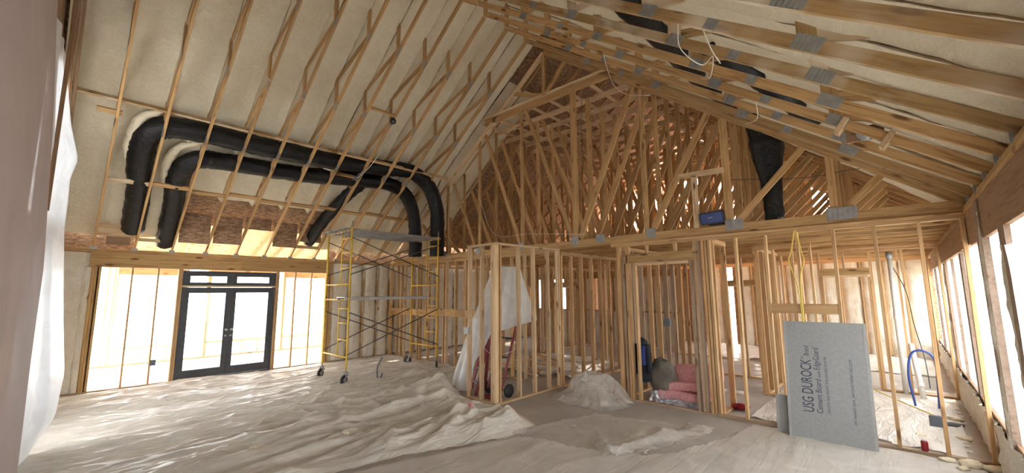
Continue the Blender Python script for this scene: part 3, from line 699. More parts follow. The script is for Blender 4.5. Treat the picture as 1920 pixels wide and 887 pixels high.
for i, pts in enumerate(([LP(.66, 10.5, .30), LP(.58, 10.0, .33), LP(.66, 9.55, .36), LP(.95, 9.36, .40)], [LP(1.22, 10.75, .30), LP(1.16, 10.3, .33), LP(1.28, 9.92, .36), LP(1.6, 9.78, .38)], [LP(1.1, 9.70, .36), LP(1.5, 9.70, .36), LP(1.75, 9.72, .36)], [LP(3.9, 9.72, .36), LP(4.2, 9.70, .36), LP(4.35, 9.66, .36)])):
    tube('foam_bead', pts, .075, FOAM, ceil, 10, 10, True, .35, lambda t: .25+.75*sin(pi*t)**.5)
def RP(x, y, off): return (x, y, zr(y)+off)
duct([RP(1.2, 2.0, .36), RP(3.0, 1.95, .36), RP(5.0, 1.90, .36), RP(6.5, 1.85, .34), (7.18, 1.60, 4.95), (7.42, 1.40, 4.45), (7.44, 1.36, 3.8), (7.44, 1.34, 3.02)], .16, 'black duct along the right slope that hangs down behind the girder truss', lambda t: 1.0+.55*max(0, 1-abs(t-.76)/.12)-.2*max(0, (t-.85)/.15))
duct([RP(4.7, 1.35, .36), RP(5.3, 1.05, .34), RP(5.75, .8, .30), RP(6.4, .65, .28)], .13, 'small black duct tucked between the right slope chords')

# ---------------------------------------------------------------- scaffold
sc = empty('rolling_scaffold', (5.5, 9.5, 0), label='yellow rolling scaffold tower with aluminium deck and black cross braces', cat='scaffold')
XA, XZ, YA, YZ = 4.33, 6.72, 8.93, 10.13
def rod(name, a, b, r, mat, par): return tube(name, [a, b], r, mat, par, 8, 1)
for fx in (XA, XZ):
    for (z0, z1) in ((.30, 1.86), (1.88, 3.42)):
        f = rod('leg', (fx, YA, z0), (fx, YA, z1), .021, YELLOW, sc); rod('leg', (fx, YZ, z0), (fx, YZ, z1), .021, YELLOW, sc)
        rod('header_bar', (fx, YA, z1-.06), (fx, YZ, z1-.06), .018, YELLOW, sc)
        rod('lower_bar', (fx, YA, z0+.26), (fx, YZ, z0+.26), .018, YELLOW, sc)
        yi = YA+.46 if fx == XA else YA+.5
        rod('inner_post', (fx, yi, z0+.26), (fx, yi, z1-.06), .016, YELLOW, sc)
        for q in (.62, .98, 1.30): rod('rung', (fx, YA, z0+q), (fx, yi, z0+q), .014, YELLOW, sc)
    for yy_ in (YA, YZ):
        rod('pin', (fx, yy_, 3.42), (fx, yy_, 3.56), .012, GALV, sc)
        c = empty('caster', (fx, yy_, 0)); c.parent = sc; c.matrix_local = PM[sc.name].inverted() @ Matrix.Translation((fx, yy_, 0)); PM[c.name] = Matrix.Translation((fx, yy_, 0))
        an = {(XA, YA): .5, (XA, YZ): .6, (XZ, YA): 1.0, (XZ, YZ): -.5}[(fx, yy_)]
        ax = Vector((cos(an+pi/2), sin(an+pi/2), 0)); off = Vector((cos(an), sin(an), 0))*-.06
        mw = Matrix.Translation(Vector((fx, yy_, .105))+off) @ ax.to_track_quat('Z', 'Y').to_matrix().to_4x4()
        lathe('wheel', [(.04, -.022), (.088, -.025), (.103, -.018), (.105, 0), (.103, .018), (.088, .025), (.04, .022)], RUBBER, c, mw, 22)
        lathe('hub', [(.02, -.032), (.045, -.028), (.045, .028), (.02, .032)], GALV, c, mw, 14)
        for s in (-1, 1):
            p = Vector((fx, yy_, .105))+off+ax*.036*s
            board('fork', p, Vector((fx, yy_, .25))+ax*.03*s, .045, .006, GALV, c, ax)
        boxo('top_plate', (fx-.05, yy_-.05, .245), (fx+.05, yy_+.05, .26), GALV, c, .002)
        rod('brake_lever', (fx, yy_, .24), Vector((fx, yy_, .16))-off*1.6, .009, BRACE, c)
        rod('stem', (fx, yy_, .25), (fx, yy_, .34), .018, GALV, c)
for (z0, z1) in ((.62, 1.52), (2.36, 3.18)):
    for yy_ in (YA, YZ):
        o = -.025 if yy_ == YA else .025
        rod('cross_brace', (XA, yy_+o, z0), (XZ, yy_+o, z1), .0125, BRACE, sc); rod('cross_brace', (XA, yy_+o*1.6, z1), (XZ, yy_+o*1.6, z0), .0125, BRACE, sc)
for i, (y0, y1) in enumerate(((YA+.02, YA+.37), (YA+.40, YA+.75), (YA+.78, YA+1.12))):
    dk = boxo('deck_plank', (XA-.15, y0, 3.385), (XZ+.1, y1, 3.40), ALU, sc, .003)
    for q in (y0+.01, (y0+y1)/2, y1-.01): boxo('rib', (XA-.14, q-.008, 3.345), (XZ+.09, q+.008, 3.384), ALU, dk, .002)
    for q in (.3, .9, 1.5, 2.1): boxo('crossbar', (XA+q-.02, y0+.02, 3.35), (XA+q+.02, y1-.02, 3.384), ALU, dk, .002)
dk = boxo('lower_plank', (XA-.1, YA+.02, 1.84), (XZ-.25, YA+.40, 1.858), ALU, sc, .003); boxo('rib', (XA-.09, YA+.015, 1.79), (XZ-.26, YA+.03, 1.839), ALU, dk, .002); boxo('rib', (XA-.09, YA+.385, 1.79), (XZ-.26, YA+.40, 1.839), ALU, dk, .002)

# ---------------------------------------------------------------- cement boards
def text_mesh(name, body, length, height, mat, parent, org, xa, ya, shear=0.):
    cu = bpy.data.curves.new('lettering', 'FONT'); cu.body = body; cu.size = 1; cu.shear = shear; cu.resolution_u = 3; cu.extrude = .0
    o = bpy.data.objects.new('tmp_text', cu); COL.objects.link(o); bpy.context.view_layer.update()
    me = bpy.data.meshes.new_from_object(o.evaluated_get(bpy.context.evaluated_depsgraph_get())); bpy.data.objects.remove(o); bpy.data.curves.remove(cu)
    co = np.array([v.co[:] for v in me.vertices]); mn = co.min(0); mx = co.max(0)
    cap = .70
    for v in me.vertices: v.co = Vector(((v.co.x-mn[0])*length/(mx[0]-mn[0]), v.co.y*height/cap, 0))
    xa, ya = Vector(xa), Vector(ya); n = xa.cross(ya)
    m = Matrix(((xa[0], ya[0], n[0], org[0]), (xa[1], ya[1], n[1], org[1]), (xa[2], ya[2], n[2], org[2]), (0, 0, 0, 1)))
    me.materials.clear(); me.materials.append(mat)
    return mesh_obj(name, me, None, parent, m)
def lean_board(name, ybl, w, h, xb, lean, label, thick=.0127):
    right = Vector((0, -1, 0)); upb = Vector((lean, 0, math.sqrt(1-lean*lean))); nn = right.cross(upb)
    o = Vector((xb, ybl, .006))
    root = empty(name, (xb, ybl-w/2, 0), label=label, cat='board', group='cement boards leaning on the studs')
    c = o+right*(w/2)+upb*(h/2)
    m = Matrix(((right[0], upb[0], nn[0], c[0]), (right[1], upb[1], nn[1], c[1]), (right[2], upb[2], nn[2], c[2]), (0, 0, 0, 1)))
    mesh_obj('panel', box_mesh(w, h, thick, .002, CEMENT), None, root, m)
    for (uu, ww) in ((.018, .034), (w-.018, .034)):
        c2 = o+right*uu+upb*(h/2); m2 = m.copy(); m2.translation = c2
        mesh_obj('edge_tape', box_mesh(ww, h+.002, thick+.0024, .001, CEMEDGE), None, root, m2)
    return root, o, right, upb, nn
cb, o, R_, U_, N_ = lean_board('cement_board', 1.30, .914, 1.524, 6.885, .15, 'tall grey cement board with dark sideways printing leaning against the studs')
def put(txt, u, v0, v1, hgt): return text_mesh('lettering', txt, (v1-v0)*1.524, hgt, INK, cb, o+R_*(u*.914)+U_*(v0*1.524)+N_*.0078, U_, -R_)
put('USG DUROCK', .325, .225, .665, .125); put('®', .235, .668, .688, .03); put('Brand', .305, .70, .785, .06)
put('Cement Board', .43, .225, .505, .066); put('with', .43, .52, .575, .035); put('EdgeGuard', .425, .585, .77, .068); put('™', .375, .773, .79, .02)
put('SMOOTH SIDE MASTIC; ROUGH SIDE MORTAR', .515, .235, .70, .028)
put('091 060602S 0554 _INSTRUCTIONS USG.COM', .80, .175, .69, .026)
lean_board('cement_board_offcut', 1.455, .5, .49, 6.98, .12, 'low cement board offcut standing behind the tall printed board')

# ---------------------------------------------------------------- floor plastic
def in_poly(x, y, P):
    c = False; j = len(P)-1
    for i in range(len(P)):
        if (P[i][1] > y) != (P[j][1] > y) and x < (P[j][0]-P[i][0])*(y-P[i][1])/(P[j][1]-P[i][1])+P[i][0]: c = not c
        j = i
    return c
def ridge(v, k, e): return max(0, 1-abs(v)*k)**e
def fold(x, y, s=0.):
    w = .30*nz(x*.4, y*.5, s+1.3)
    a = ridge(nz(x*.20+w, y*1.5+x*.22+w*1.6, s+7), 2.3, 3); b = ridge(nz(x*.34-w, y*3.3-x*.35+w*2, s+17), 2.3, 3)
    c = ridge(nz(x*.85+y*.7+w, y*1.5-x*.8, s+27), 2.6, 3)
    return a, b, c
def seg_d(x, y, P):
    m = 9.
    for (ax, ay), (bx, by) in zip(P, P[1:]):
        dx, dy = bx-ax, by-ay; t = max(0, min(1, ((x-ax)*dx+(y-ay)*dy)/(dx*dx+dy*dy))); m = min(m, (x-ax-t*dx)**2+(y-ay-t*dy)**2)
    return math.sqrt(m)
HILLS = [(5.25, 6.95, .40, .34, .26), (4.25, 4.85, .45, .28, .16), (4.75, 5.9, .6, .3, .10), (3.6, 5.0, .7, .25, .09), (5.0, 4.7, .3, .35, .07), (2.2, 11.2, .9, .35, .09), (5.75, 8.35, .25, .2, .16), (2.6, 6.2, 1.0, .25, .07), (1.2, 10.2, .9, .3, .06)]
def sheetA(u, v):
    x = -.25+7.35*u; y = 3.3+8.66*v
    a, b, c = fold(x, y)
    k = .45+.85*min(1, max(0, (9.2-y)/3.5))*min(1, max(0, (x-.5)/2.5))
    d_ = ridge(nz(x*.7+.3*nz(x, y), y*7.5+x*.7, 4), 2.4, 3); e_ = ridge(nz(x*2.2+y*2, y*5-x*2.4, 9), 2.6, 3)
    z = .012+k*(.095*a+.055*b+.045*c+.022*d_+.012*e_)+.004*nz(x*4, y*6)
    for (hx, hy, sx, sy, hh) in HILLS:
        q = math.exp(-((x-hx)/sx)**2-((y-hy)/sy)**2)
        z += hh*q*(1+.5*nz(x*4, y*6, 3))
    ed = min(1, max(.1, (11.95-y)/.12))
    if x > -.1 and y < 7.4: ed = min(ed, max(.08, seg_d(x, y, PA[:12])/.30))
    return (x, y, max(.008, z*ed))
PA = [(-.3, 3.9), (1.0, 4.55), (2.2, 4.70), (3.0, 4.55), (3.66, 4.30), (4.3, 4.05), (4.9, 4.10), (5.2, 4.75), (5.24, 5.35), (5.24, 6.2), (5.9, 7.1), (6.4, 6.8), (7.1, 6.7), (7.12, 12.), (-.3, 12.)]
pa = sheet('plastic_sheet', sheetA, 320, 520, SHEET, None, True, lambda u, v: in_poly(-.25+7.35*u+.05*nz(u*40, v*40), 3.3+8.66*v+.05*nz(u*40, v*40, 5), PA))
tag(pa, 'huge crumpled milky plastic sheet spread over the floor beneath the scaffold', 'plastic sheet', 'plastic sheets on the floor')
def flat_sheet(name, P, label, mat, base=.006, amp=.02, seed=0., res=.05, ridges=()):
    xs_ = [p[0] for p in P]; ys_ = [p[1] for p in P]; x0, x1, y0, y1 = min(xs_), max(xs_), min(ys_), max(ys_)
    nu, nv = int((x1-x0)/res), int((y1-y0)/res)
    def fn(u, v):
        x = x0+(x1-x0)*u; y = y0+(y1-y0)*v; a, b, c = fold(x*1.3, y*1.1, seed)
        z = base+amp*(.8*a+.4*b+.5*c)
        for (ax, ay, bx, by, wd, hh) in ridges:
            dx, dy = bx-ax, by-ay; t = max(0, min(1, ((x-ax)*dx+(y-ay)*dy)/(dx*dx+dy*dy))); d = math.hypot(x-ax-t*dx, y-ay-t*dy)+.06*nz(x*6, y*6, seed)
            z += hh*math.exp(-(d/wd)**2)*(.8+.45*nz(x*3.5, y*3.5, seed+2))
        return (x, y, max(.003, z))
    s_ = sheet(name, fn, nu, nv, mat, None, True, lambda u, v: in_poly(x0+(x1-x0)*u+.05*nz(u*30, v*30, seed), y0+(y1-y0)*v+.05*nz(u*30, v*30, seed+3), P))
    return tag(s_, label, 'plastic sheet', 'plastic sheets on the floor')
DUSTY = film('dusty_plastic_film', (.60, .56, .495), .86, .6, .05, 1.5, (.22, 1.9, 1), .28)
flat_sheet('plastic_sheet', [(-.2, 3.8), (1.0, 4.45), (2.2, 4.6), (3.6, 4.22), (4.35, 4.02), (4.55, 3.3), (4.66, 2.62), (5.2, 2.22), (6.35, 1.85), (7.1, 1.75), (7.1, -.48), (-.2, -.48)], 'flat dusty grey plastic sheet in front of the printed cement board', DUSTY, .006, .012, 31., .03, ((4.4, 4.0, 4.65, 2.65, .05, .03), (2.2, 4.5, 4.3, 3.95, .06, .025)))
flat_sheet('plastic_sheet', [(4.40, 4.15), (5.2, 3.95), (5.92, 3.76), (6.15, 3.0), (6.3, 2.3), (5.2, 2.5), (4.62, 2.68), (4.5, 3.4)], 'thin clear plastic film lying on the bare slab before the hall', CLEAR, .010, .014, 47., .02, ((4.4, 4.12, 5.92, 3.74, .035, .035), (5.92, 3.74, 6.25, 2.6, .03, .03), (4.64, 2.7, 5.3, 3.4, .08, .05)))
flat_sheet('plastic_sheet', [(4.60, 2.95), (4.95, 3.05), (5.6, 2.75), (6.1, 2.55), (6.45, 2.45), (6.4, 2.1), (5.9, 2.15), (5.2, 2.35), (4.7, 2.45), (4.45, 2.65)], 'bunched white strip of plastic film trailing across the slab toward the doorway', CRUMPLE, .012, .035, 59., .02, ((4.62, 2.72, 5.6, 2.5, .08, .08), (5.6, 2.5, 6.3, 2.25, .11, .07), (4.5, 2.62, 4.85, 2.98, .05, .07)))
def heapf(u, v):
    x = 6.0+1.14*u; y = 3.55+1.70*v
    q = math.exp(-((x-6.80)/.40)**4-((y-4.32)/.52)**4)
    r_ = max(0, 1-abs(nz(x*2.6, y*2.0, 2))*1.9)**1.6; r3 = max(0, 1-abs(nz(x*4+y*1, y*3-x*2, 6))*2.2)**2
    return (x+.05*nz(x*9, y*9, 1), y+.05*nz(x*9, y*9, 2), .008+q*(.18+.26*r_+.08*r3))
hp = sheet('plastic_heap', heapf, 60, 90, CRUMPLE, None, True, lambda u, v: (u-.62)**2/.30+(v-.47)**2/.24 < 1 and u < .99); tag(hp, 'heap of crumpled plastic film at the hall opening beside the closet framing', 'plastic sheet')
flat_sheet('plastic_sheet', [(7.35, -.4), (10.9, -.5), (10.9, 1.9), (7.4, 1.9)], 'pale plastic sheet on the floor of the room behind the cement board', SHEET, .006, .03, 71., .06)
flat_sheet('plastic_sheet', [(7.9, 5.6), (10.4, 5.6), (10.4, 8.4), (7.5, 8.4)], 'white plastic sheet heaped on the bedroom floor behind the closet', SHEET, .01, .09, 83., .06)
flat_sheet('plastic_sheet', [(13.4, -.4), (16.5, -.4), (16.5, 5.0), (13.4, 5.0)], 'pale plastic sheet on the floor by the far foam wall', SHEET, .01, .06, 97., .12)
lm = empty('lumber_pile', (6.9, 6.3, 0), label='scattered pale lumber offcuts behind the closet framing', cat='lumber')
for i in range(9):
    a = random.uniform(-.5, .5); c = Vector((7.9+random.uniform(-.3, .6), 6.75+random.uniform(-.3, .4), .04+.045*i)); d = Vector((cos(a+1.2), sin(a+1.2), .03))*random.uniform(.5, .9)
    board('plank', c-d, c+d, .089, .038, PALE if i % 2 else PINE, lm)

# ---------------------------------------------------------------- hanging plastic
EDG = [(5.1, -.24), (4.83, -.22), (4.12, -.11), (3.71, -.01), (3.45, -.06), (3.13, -.05), (2.78, -.05), (1.63, .05), (.97, .12), (.46, .09), (.05, -.10)]
def interp(z, T):
    for (a, b), (c, d) in zip(T, T[1:]):
        if c <= z <= a: return b+(d-b)*(a-z)/(a-c)
    return T[-1][1] if z < T[-1][0] else T[0][1]
def drapeL(u, v):
    z = 5.0*(1-v)+.012; e = interp(z, EDG)
    x = -.30+(e+.30)*u; y = 6.6+1.2*u+.10*sin(u*13+z*.8)*u*(1-.3*v)+.05*nz(u*4, z*2)
    return (x+.02*sin(u*19+z)*(1-u), y, z)
tag(sheet('plastic_drape', drapeL, 40, 60, WDRAPE), 'long white plastic drape hanging off the back wall beside the left openings', 'plastic drape')
EDP = [(6, -.28), (3.94, -.18), (2.83, -.11), (2.13, -.07), (1.47, -.07), (.93, -.06), (0, -.05)]
def drapeP(u, v):
    z = 5.6*(1-v)+.01; e = interp(z, EDP); y = .3+3.7*u
    return (e-.02-.10*(1-u)+.012*sin(u*9+z*.6)*(1-u)+.012*nz(u*3, z*.8), y, z)
tag(sheet('plastic_drape', drapeP, 30, 40, PINKFILM), 'broad mauve grey sheet hanging at the left edge of the photo', 'plastic drape')
def drapeR(u, v):
    x = .6+4.0*u; z = 2.25*(1-v)+.012
    return (x+.06*v*nz(z, 3), -.55+.035*sin(x*5+z*.7)+.05*v*v+.02*nz(x*2, z*2), z)
tag(sheet('plastic_drape', drapeR, 60, 24, WINFILM), 'sheer plastic curtain over the right wall windows at the photo edge', 'plastic drape')
# plastic over the hand truck in the closet
def drapeC(u, v):
    KB = [(0, (5.85, 7.30, .015)), (.2, (5.62, 6.85, .02)), (.38, (5.56, 6.45, .03)), (.5, (5.62, 6.2, .5)), (.6, (5.66, 6.0, 1.05)), (.75, (5.75, 5.75, 1.18)), (.88, (6.05, 5.55, 1.30)), (1, (6.75, 5.60, 1.36))]
    KT = [(0, (6.1, 6.40, 2.12)), (.3, (6.0, 6.15, 2.40)), (.6, (5.95, 5.85, 2.46)), (1, (6.2, 5.55, 2.44))]
    def ip(K):
        for (a, p), (b, q) in zip(K, K[1:]):
            if a <= u <= b: return Vector(p).lerp(Vector(q), (u-a)/(b-a))
    t, b = ip(KT), ip(KB); p = t.lerp(b, v)
    p.x += .07*sin(u*31+v*2)*v*(.4+.6*v)+.10*(v*(1-v))*-1; p.y = max(5.47, p.y+.05*sin(u*23+3*v)*v)
    p.x += .05*nz(u*9, v*5, 4)*v
    if p.y < 6.15: p.x = max(p.x, 5.44)
    else: p.x = max(p.x, 5.40)
    return p
tag(sheet('plastic_drape', drapeC, 90, 50, DRAPE), 'milky plastic sheet tented over the red hand truck inside the closet framing', 'plastic drape')
ht = empty('hand_truck', (5.95, 5.9, 0), label='red hand truck standing under the plastic inside the closet framing', cat='hand truck')
for y0 in (5.62, 5.98):
    tube('rail', [(5.72, y0, .12), (5.95, y0, .75), (6.2, y0, 1.42)], .024, REDPAINT, ht, 8, 6)
    w = lathe('wheel', [(.03, -.03), (.10, -.03), (.12, -.015), (.12, .015), (.10, .03), (.03, .03)], RUBBER, ht, Matrix.Translation((5.86, y0+(.09 if y0 > 5.8 else -.07), .121)) @ Matrix.Rotation(pi/2, 4, 'X'), 18)
for q in (.35, .7, 1.05, 1.35):
    xq = 5.72+.48*(q-.12)/1.3; rod('crossbar', (xq, 5.62, q), (xq, 5.98, q), .016, BRACE, ht)
boxo('toe_plate', (5.50, 5.62, .01), (5.76, 5.98, .022), REDPAINT, ht, .003); rod('axle', (5.86, 5.56, .121), (5.86, 6.06, .121), .012, GALV, ht)
sl = empty('step_ladder', (5.7, 6.2, 0), label='red step ladder legs behind the closet studs under the plastic', cat='ladder')
for (a, b) in (((5.52, 6.28, .0), (5.85, 6.0, 1.55)), ((5.55, 6.12, .0), (5.88, 5.98, 1.5)), ((5.98, 6.33, .0), (5.88, 6.05, 1.55))): board('rail', a, b, .03, .07, REDPAINT, sl, (0, 1, 0))
for q in (.25, .5, .75): board('tread', (5.52+.33*q/1.0*.64, 6.26-.18*q, q), (5.55+.33*q*.64, 6.13-.09*q, q), .08, .02, GALV, sl)

# ---------------------------------------------------------------- things in the doorway
def batt(c, s, rot, label, seed):
    L, Wd, Hh = s; nu, nv = 22, 10; v, f = [], []
    n = 20; prof = []
    for k in range(n):
        a = 2*pi*k/n; ca, sa = cos(a), sin(a); prof.append((math.copysign(abs(ca)**.35, ca)*Wd/2, math.copysign(abs(sa)**.45, sa)*Hh/2))
    cr, sr = cos(rot), sin(rot)
    for i in range(nu+1):
        t = i/nu-.5; e = min(1, (.5-abs(t))/.03)**.5 if abs(t) < .5 else .0; e = max(.55, e)
        for (py_, pz_) in prof:
            x = t*L; q = 1+.10*nz(x*6+seed, py_*6, pz_*6)+.05*nz(x*19, py_*17+seed, pz_*15)
            y = py_*e*q; z = pz_*e*q+.04*sin(x*3+seed)
            v.append((c[0]+x*cr-y*sr, c[1]+x*sr+y*cr, max(.006, c[2]+z)))
    for i in range(nu):
        for k in range(n): f.append((i*n+k, i*n+(k+1) % n, (i+1)*n+(k+1) % n, (i+1)*n+k))
    f += [tuple(range(n-1, -1, -1)), tuple(range(nu*n, nu*n+n))]
    return tag(from_vf('insulation_batt', v, f, PINKINS, None, None, True), label, 'insulation', 'pink insulation in the doorway')
batt((7.62, 2.92, .10), (.95, .42, .17), pi/2, 'flat pink fibreglass batt at the bottom of the doorway pile', 1.)
batt((7.66, 2.90, .26), (.90, .40, .15), pi/2+.05, 'middle pink fibreglass batt lying in the doorway pile', 2.)
batt((7.85, 2.80, .48), (.80, .40, .30), pi/2-.1, 'thick fluffy pink fibreglass batt on top of the doorway pile', 3.)
def foilf(u, v):
    y = 3.50-1.05*u; x = 7.33+.10*v+.05*nz(u*9, v*3); z = .006+.16*v*(.35+.65*(.5+nz(u*7, v*3, 3)))*(1.5 if u > .85 or u < .15 else .8)
    return (x+.04*nz(u*21, v*9, 1), y, z+.03*abs(nz(u*30, v*12, 8)))
tag(sheet('insulation_wrapper', foilf, 60, 12, FOIL), 'crumpled silver and white wrapper along the foot of the pink batts', 'wrapper')
tag(lump('full_sack', (7.62, 3.34, .36), (.20, .24, .36), SACK, 11, .28, None, 14, 1.7), 'grey brown lumpy sack beside the pink insulation in the doorway', 'sack')
jk = empty('hanging_jacket', (7.45, 3.66, .3), label='dark jacket with a bright blue panel hanging on the doorway stud', cat='jacket')
def limb(name, pts, r, mat, rf): return tube(name, pts, r, mat, jk, 12, 6, True, .12, rf)
limb('body', [(7.40, 3.60, 1.06), (7.41, 3.60, .85), (7.42, 3.60, .6), (7.42, 3.59, .32)], .12, DARKCLOTH, lambda t: .55+.55*min(1, t*4)-.1*t)
limb('sleeve', [(7.36, 3.70, .98), (7.34, 3.73, .75), (7.34, 3.72, .45)], .055, DARKCLOTH, lambda t: 1.1-.3*t)
limb('sleeve', [(7.36, 3.50, .98), (7.34, 3.47, .75), (7.34, 3.47, .48)], .055, DARKCLOTH, lambda t: 1.1-.3*t)
limb('blue_panel', [(7.32, 3.56, .97), (7.31, 3.56, .8), (7.31, 3.56, .62)], .06, BLUECLOTH, lambda t: .9)
limb('collar', [(7.36, 3.64, 1.06), (7.33, 3.59, 1.09), (7.36, 3.55, 1.06)], .025, DARKCLOTH, lambda t: 1)

# ---------------------------------------------------------------- box on the girder
bx = empty('work_light_box', (7.2, 2.17, 3.01), label='small dark blue boxed device resting on the girder beside a connector plate', cat='device')
mB = Matrix.Translation((7.17, 2.17, 3.14)) @ Matrix.Rotation(-.06, 4, 'X') @ Matrix.Rotation(-.25, 4, 'Y')
mesh_obj('housing', box_mesh(.12, .37, .20, .02, BOXBLUE), None, bx, mB)
mesh_obj('front_panel', box_mesh(.006, .32, .15, .002, SCREENBLUE), None, bx, mB @ Matrix.Translation((-.062, 0, 0)))
mesh_obj('stand', box_mesh(.10, .22, .05, .01, RUBBER), None, bx, Matrix.Translation((7.19, 2.12, 3.032)))
rm = mB.to_3x3(); text_mesh('lettering', 'ypson', .075, .022, WHITEINK, bx, mB @ Vector((-.0665, .055, .0)), rm @ Vector((0, -1, 0)), rm @ Vector((0, 0, 1)), .3)

# ---------------------------------------------------------------- small fixtures
rl = empty('recessed_light_bracket', (5.5, .13, 3.45), label='recessed light can between two pale blocks under the right slope', cat='light fixture')
ang = math.atan(SL)
for yq in (.30, -.03): board('block', (5.28, yq, zr(yq)+.02), (5.42, yq, zr(yq)+.02), .045, .17, PALE, rl, (0, -.587, .81))
boxo('backing', (5.42, -.02, zr(.13)-.02), (5.46, .28, zr(.13)+.12), BROWN, rl, .002)
lathe('can', [(.05, 0), (.07, .02), (.07, .10), (.02, .11)], GALV, rl, Matrix.Translation((5.40, .13, zr(.13)+.04)) @ Matrix.Rotation(-pi/2, 4, 'Y') @ Matrix.Translation((0, 0, -.06)), 14)
sp = empty('spot_fixture', (TX[7], 7.97, 5.8), label='small black round lamp at the end of the high blocking on the left slope', cat='light fixture')
lathe('body', [(.03, -.06), (.06, -.05), (.07, .0), (.07, .03), (.05, .035), (.045, .02)], RUBBER, sp, Matrix.Translation((TX[7]-.03, 7.99, zl(7.99)-.03)) @ Matrix.Rotation(2.6, 4, 'X'), 16)
lathe('lens', [(.04, .021), (.03, .026)], GALV, sp, Matrix.Translation((TX[7]-.03, 7.99, zl(7.99)-.03)) @ Matrix.Rotation(2.6, 4, 'X'), 14)
sp2 = empty('junction_box', (TX[7], 9.5, 4.7), label='small dark junction box on the left slope near the duct branch', cat='electrical box')
boxo('case', (TX[7]-.13, 9.48, zl(9.5)+.0), (TX[7]-.03, 9.60, zl(9.5)+.08), GREYPLATE, sp2, .004)
tube('cable_tail', [(TX[7]-.08, 9.5, zl(9.5)+.02), (TX[7]-.05, 9.3, zl(9.3)-.06), (TX[7]+.05, 9.0, zl(9.0)-.05), (TX[7]+.1, 8.6, zl(8.6)-.02)], .007, WIREW, sp2, 6)
def cable(pts, mat, label, r=.0045): return tag(tube('cable', pts, r, mat, None, 6, 8), label, 'cable', 'loose electrical cables')
cable([(3.46, 1.22, zr(1.22)+.0), (3.55, 1.24, zr(1.24)-.20), (3.8, 1.15, zr(1.15)-.22), (4.05, 1.12, zr(1.12)-.02), (4.2, 1.2, zr(1.2)-.20), (4.72, 1.45, zr(1.45)-.10)], WIREW, 'white cable loop hanging from the right slope near the metal plates')
cable([(3.47, 1.02, zr(1.02)+.0), (3.6, 1.0, zr(1.0)-.12), (3.9, 1.02, zr(1.02)-.12), (4.1, 1.10, zr(1.1)-.0)], WIREW, 'short white cable strand beside the hanging loop on the right slope')
cable([(5.35, 1.05, zr(1.05)-.0), (5.6, 1.1, zr(1.1)-.15), (6.0, 1.3, zr(1.3)-.18), (6.6, 1.45, zr(1.45)-.08)], WIREW, 'white cable dangling beside the black duct under the right slope')
cable([(5.3, 3.0, zr(3.)), (5.5, 3.05, zr(3.05)-.2), (6.1, 3.25, zr(3.2)-.3), (6.9, 3.4, zr(3.4)-.25), (7.15, 3.1, zr(3.1)-.05)], WIREW, 'pale cable arc strung across the right slope before the collar tie')
cable([(4.1, 4.6, zr(4.6)), (4.3, 4.62, zr(4.6)-.25), (4.9, 4.7, zr(4.7)-.2), (5.36, 4.8, zr(4.8))], WIREW, 'thin white cable near the ridge above the gable webs')
cable([(1.6, 7.2, zl(7.2)-.01), (1.9, 7.75, zl(7.75)-.05), (2.3, 8.0, zl(8.0)-.06), (2.86, 8.12, zl(8.12)-.03), (3.48, 8.05, zl(8.05)-.02)], WIREB if False else WIREW, 'thin wire draped across the left slope chords')
cable([(4.73, 8.2, zl(8.2)-.02), (5.1, 8.35, zl(8.35)-.1), (5.4, 8.15, zl(8.15)-.03), (5.8, 8.3, zl(8.3)-.12), (6.3, 8.15, zl(8.15)-.03)], WIREW, 'looping thin wire on the far left slope chords')
cable([(7.10, 1.06, 2.80), (7.10, 1.12, 2.5), (7.11, 1.16, 2.35), (7.11, 1.08, 2.0), (7.11, 1.06, 1.5)], WIREY, 'yellow cable dropping down the stud left of the blocking', .008)
cable([(7.10, 1.04, 2.80), (7.10, 1.00, 2.5), (7.10, .98, 2.35), (7.11, 1.04, 2.1), (7.11, 1.05, 1.5)], WIREY, 'second yellow cable twisting down beside the first one', .008)
cable([(7.15, 4.6, 3.1), (7.13, 6.0, 3.25), (7.13, 7.2, 3.35), (7.13, 7.7, 4.2), (7.12, 7.85, 4.6)], WIREW, 'pale cable curving across the gable webs above the closet')
cable([(5.27, 6.07, 1.25), (5.24, 5.95, 1.42), (5.26, 5.78, 1.45), (5.26, 5.70, 1.1), (5.40, 5.60, .85), (5.6, 5.42, .83), (6.0, 5.40, .90)], WIREW, 'white cable looping between the closet studs')
cable([(7.6, 4.9, 6.25), (7.6, 4.92, 5.4), (7.6, 4.9, 4.6)], WIREB, 'black cable hanging straight down from the attic collar ties')
cable([(7.3, 1.9, 3.75), (7.35, .9, 3.6), (7.4, .3, 3.62), (7.4, -.3, 3.5)], WIREB, 'black cable stretched level through the attic webs on the right')
cable([(1.43, 12.02, .48), (1.2, 12.03, .40), (.9, 12.03, .37), (.55, 12.02, .40)], WIREB, 'dark cable sagging between the studs of the left opening')
cable([(11.0, .1, 2.4), (10.9, -.05, 1.9), (10.9, -.1, 1.3), (10.85, -.18, .7), (10.7, -.2, .2)], WIREB, 'dark cable running down beside the white pipe', .008)
cable([(9.25, 1.16, .75), (8.7, .62, .50), (8.2, .2, .40), (7.24, -.15, .45)], WIREY, 'yellow cable stretched low toward the dark box on the stud', .008)
def ebox(lo, hi, label, mat=GREYPLATE):
    e = empty('electrical_box', lo, label=label, cat='electrical box', group='electrical boxes on studs')
    boxo('case', lo, hi, mat, e, .004); boxo('rim', (lo[0]-.004, lo[1]-.004, lo[2]-.004), (lo[0]+.006, hi[1]+.004, hi[2]+.004), mat, e, .002)
ebox((5.25, 6.02, 1.17), (5.30, 6.14, 1.29), 'square metal electrical box on the leftmost closet stud', GALV)
ebox((7.11, -.19, .36), (7.18, -.09, .47), 'dark electrical box low on the stud right of the cement board')
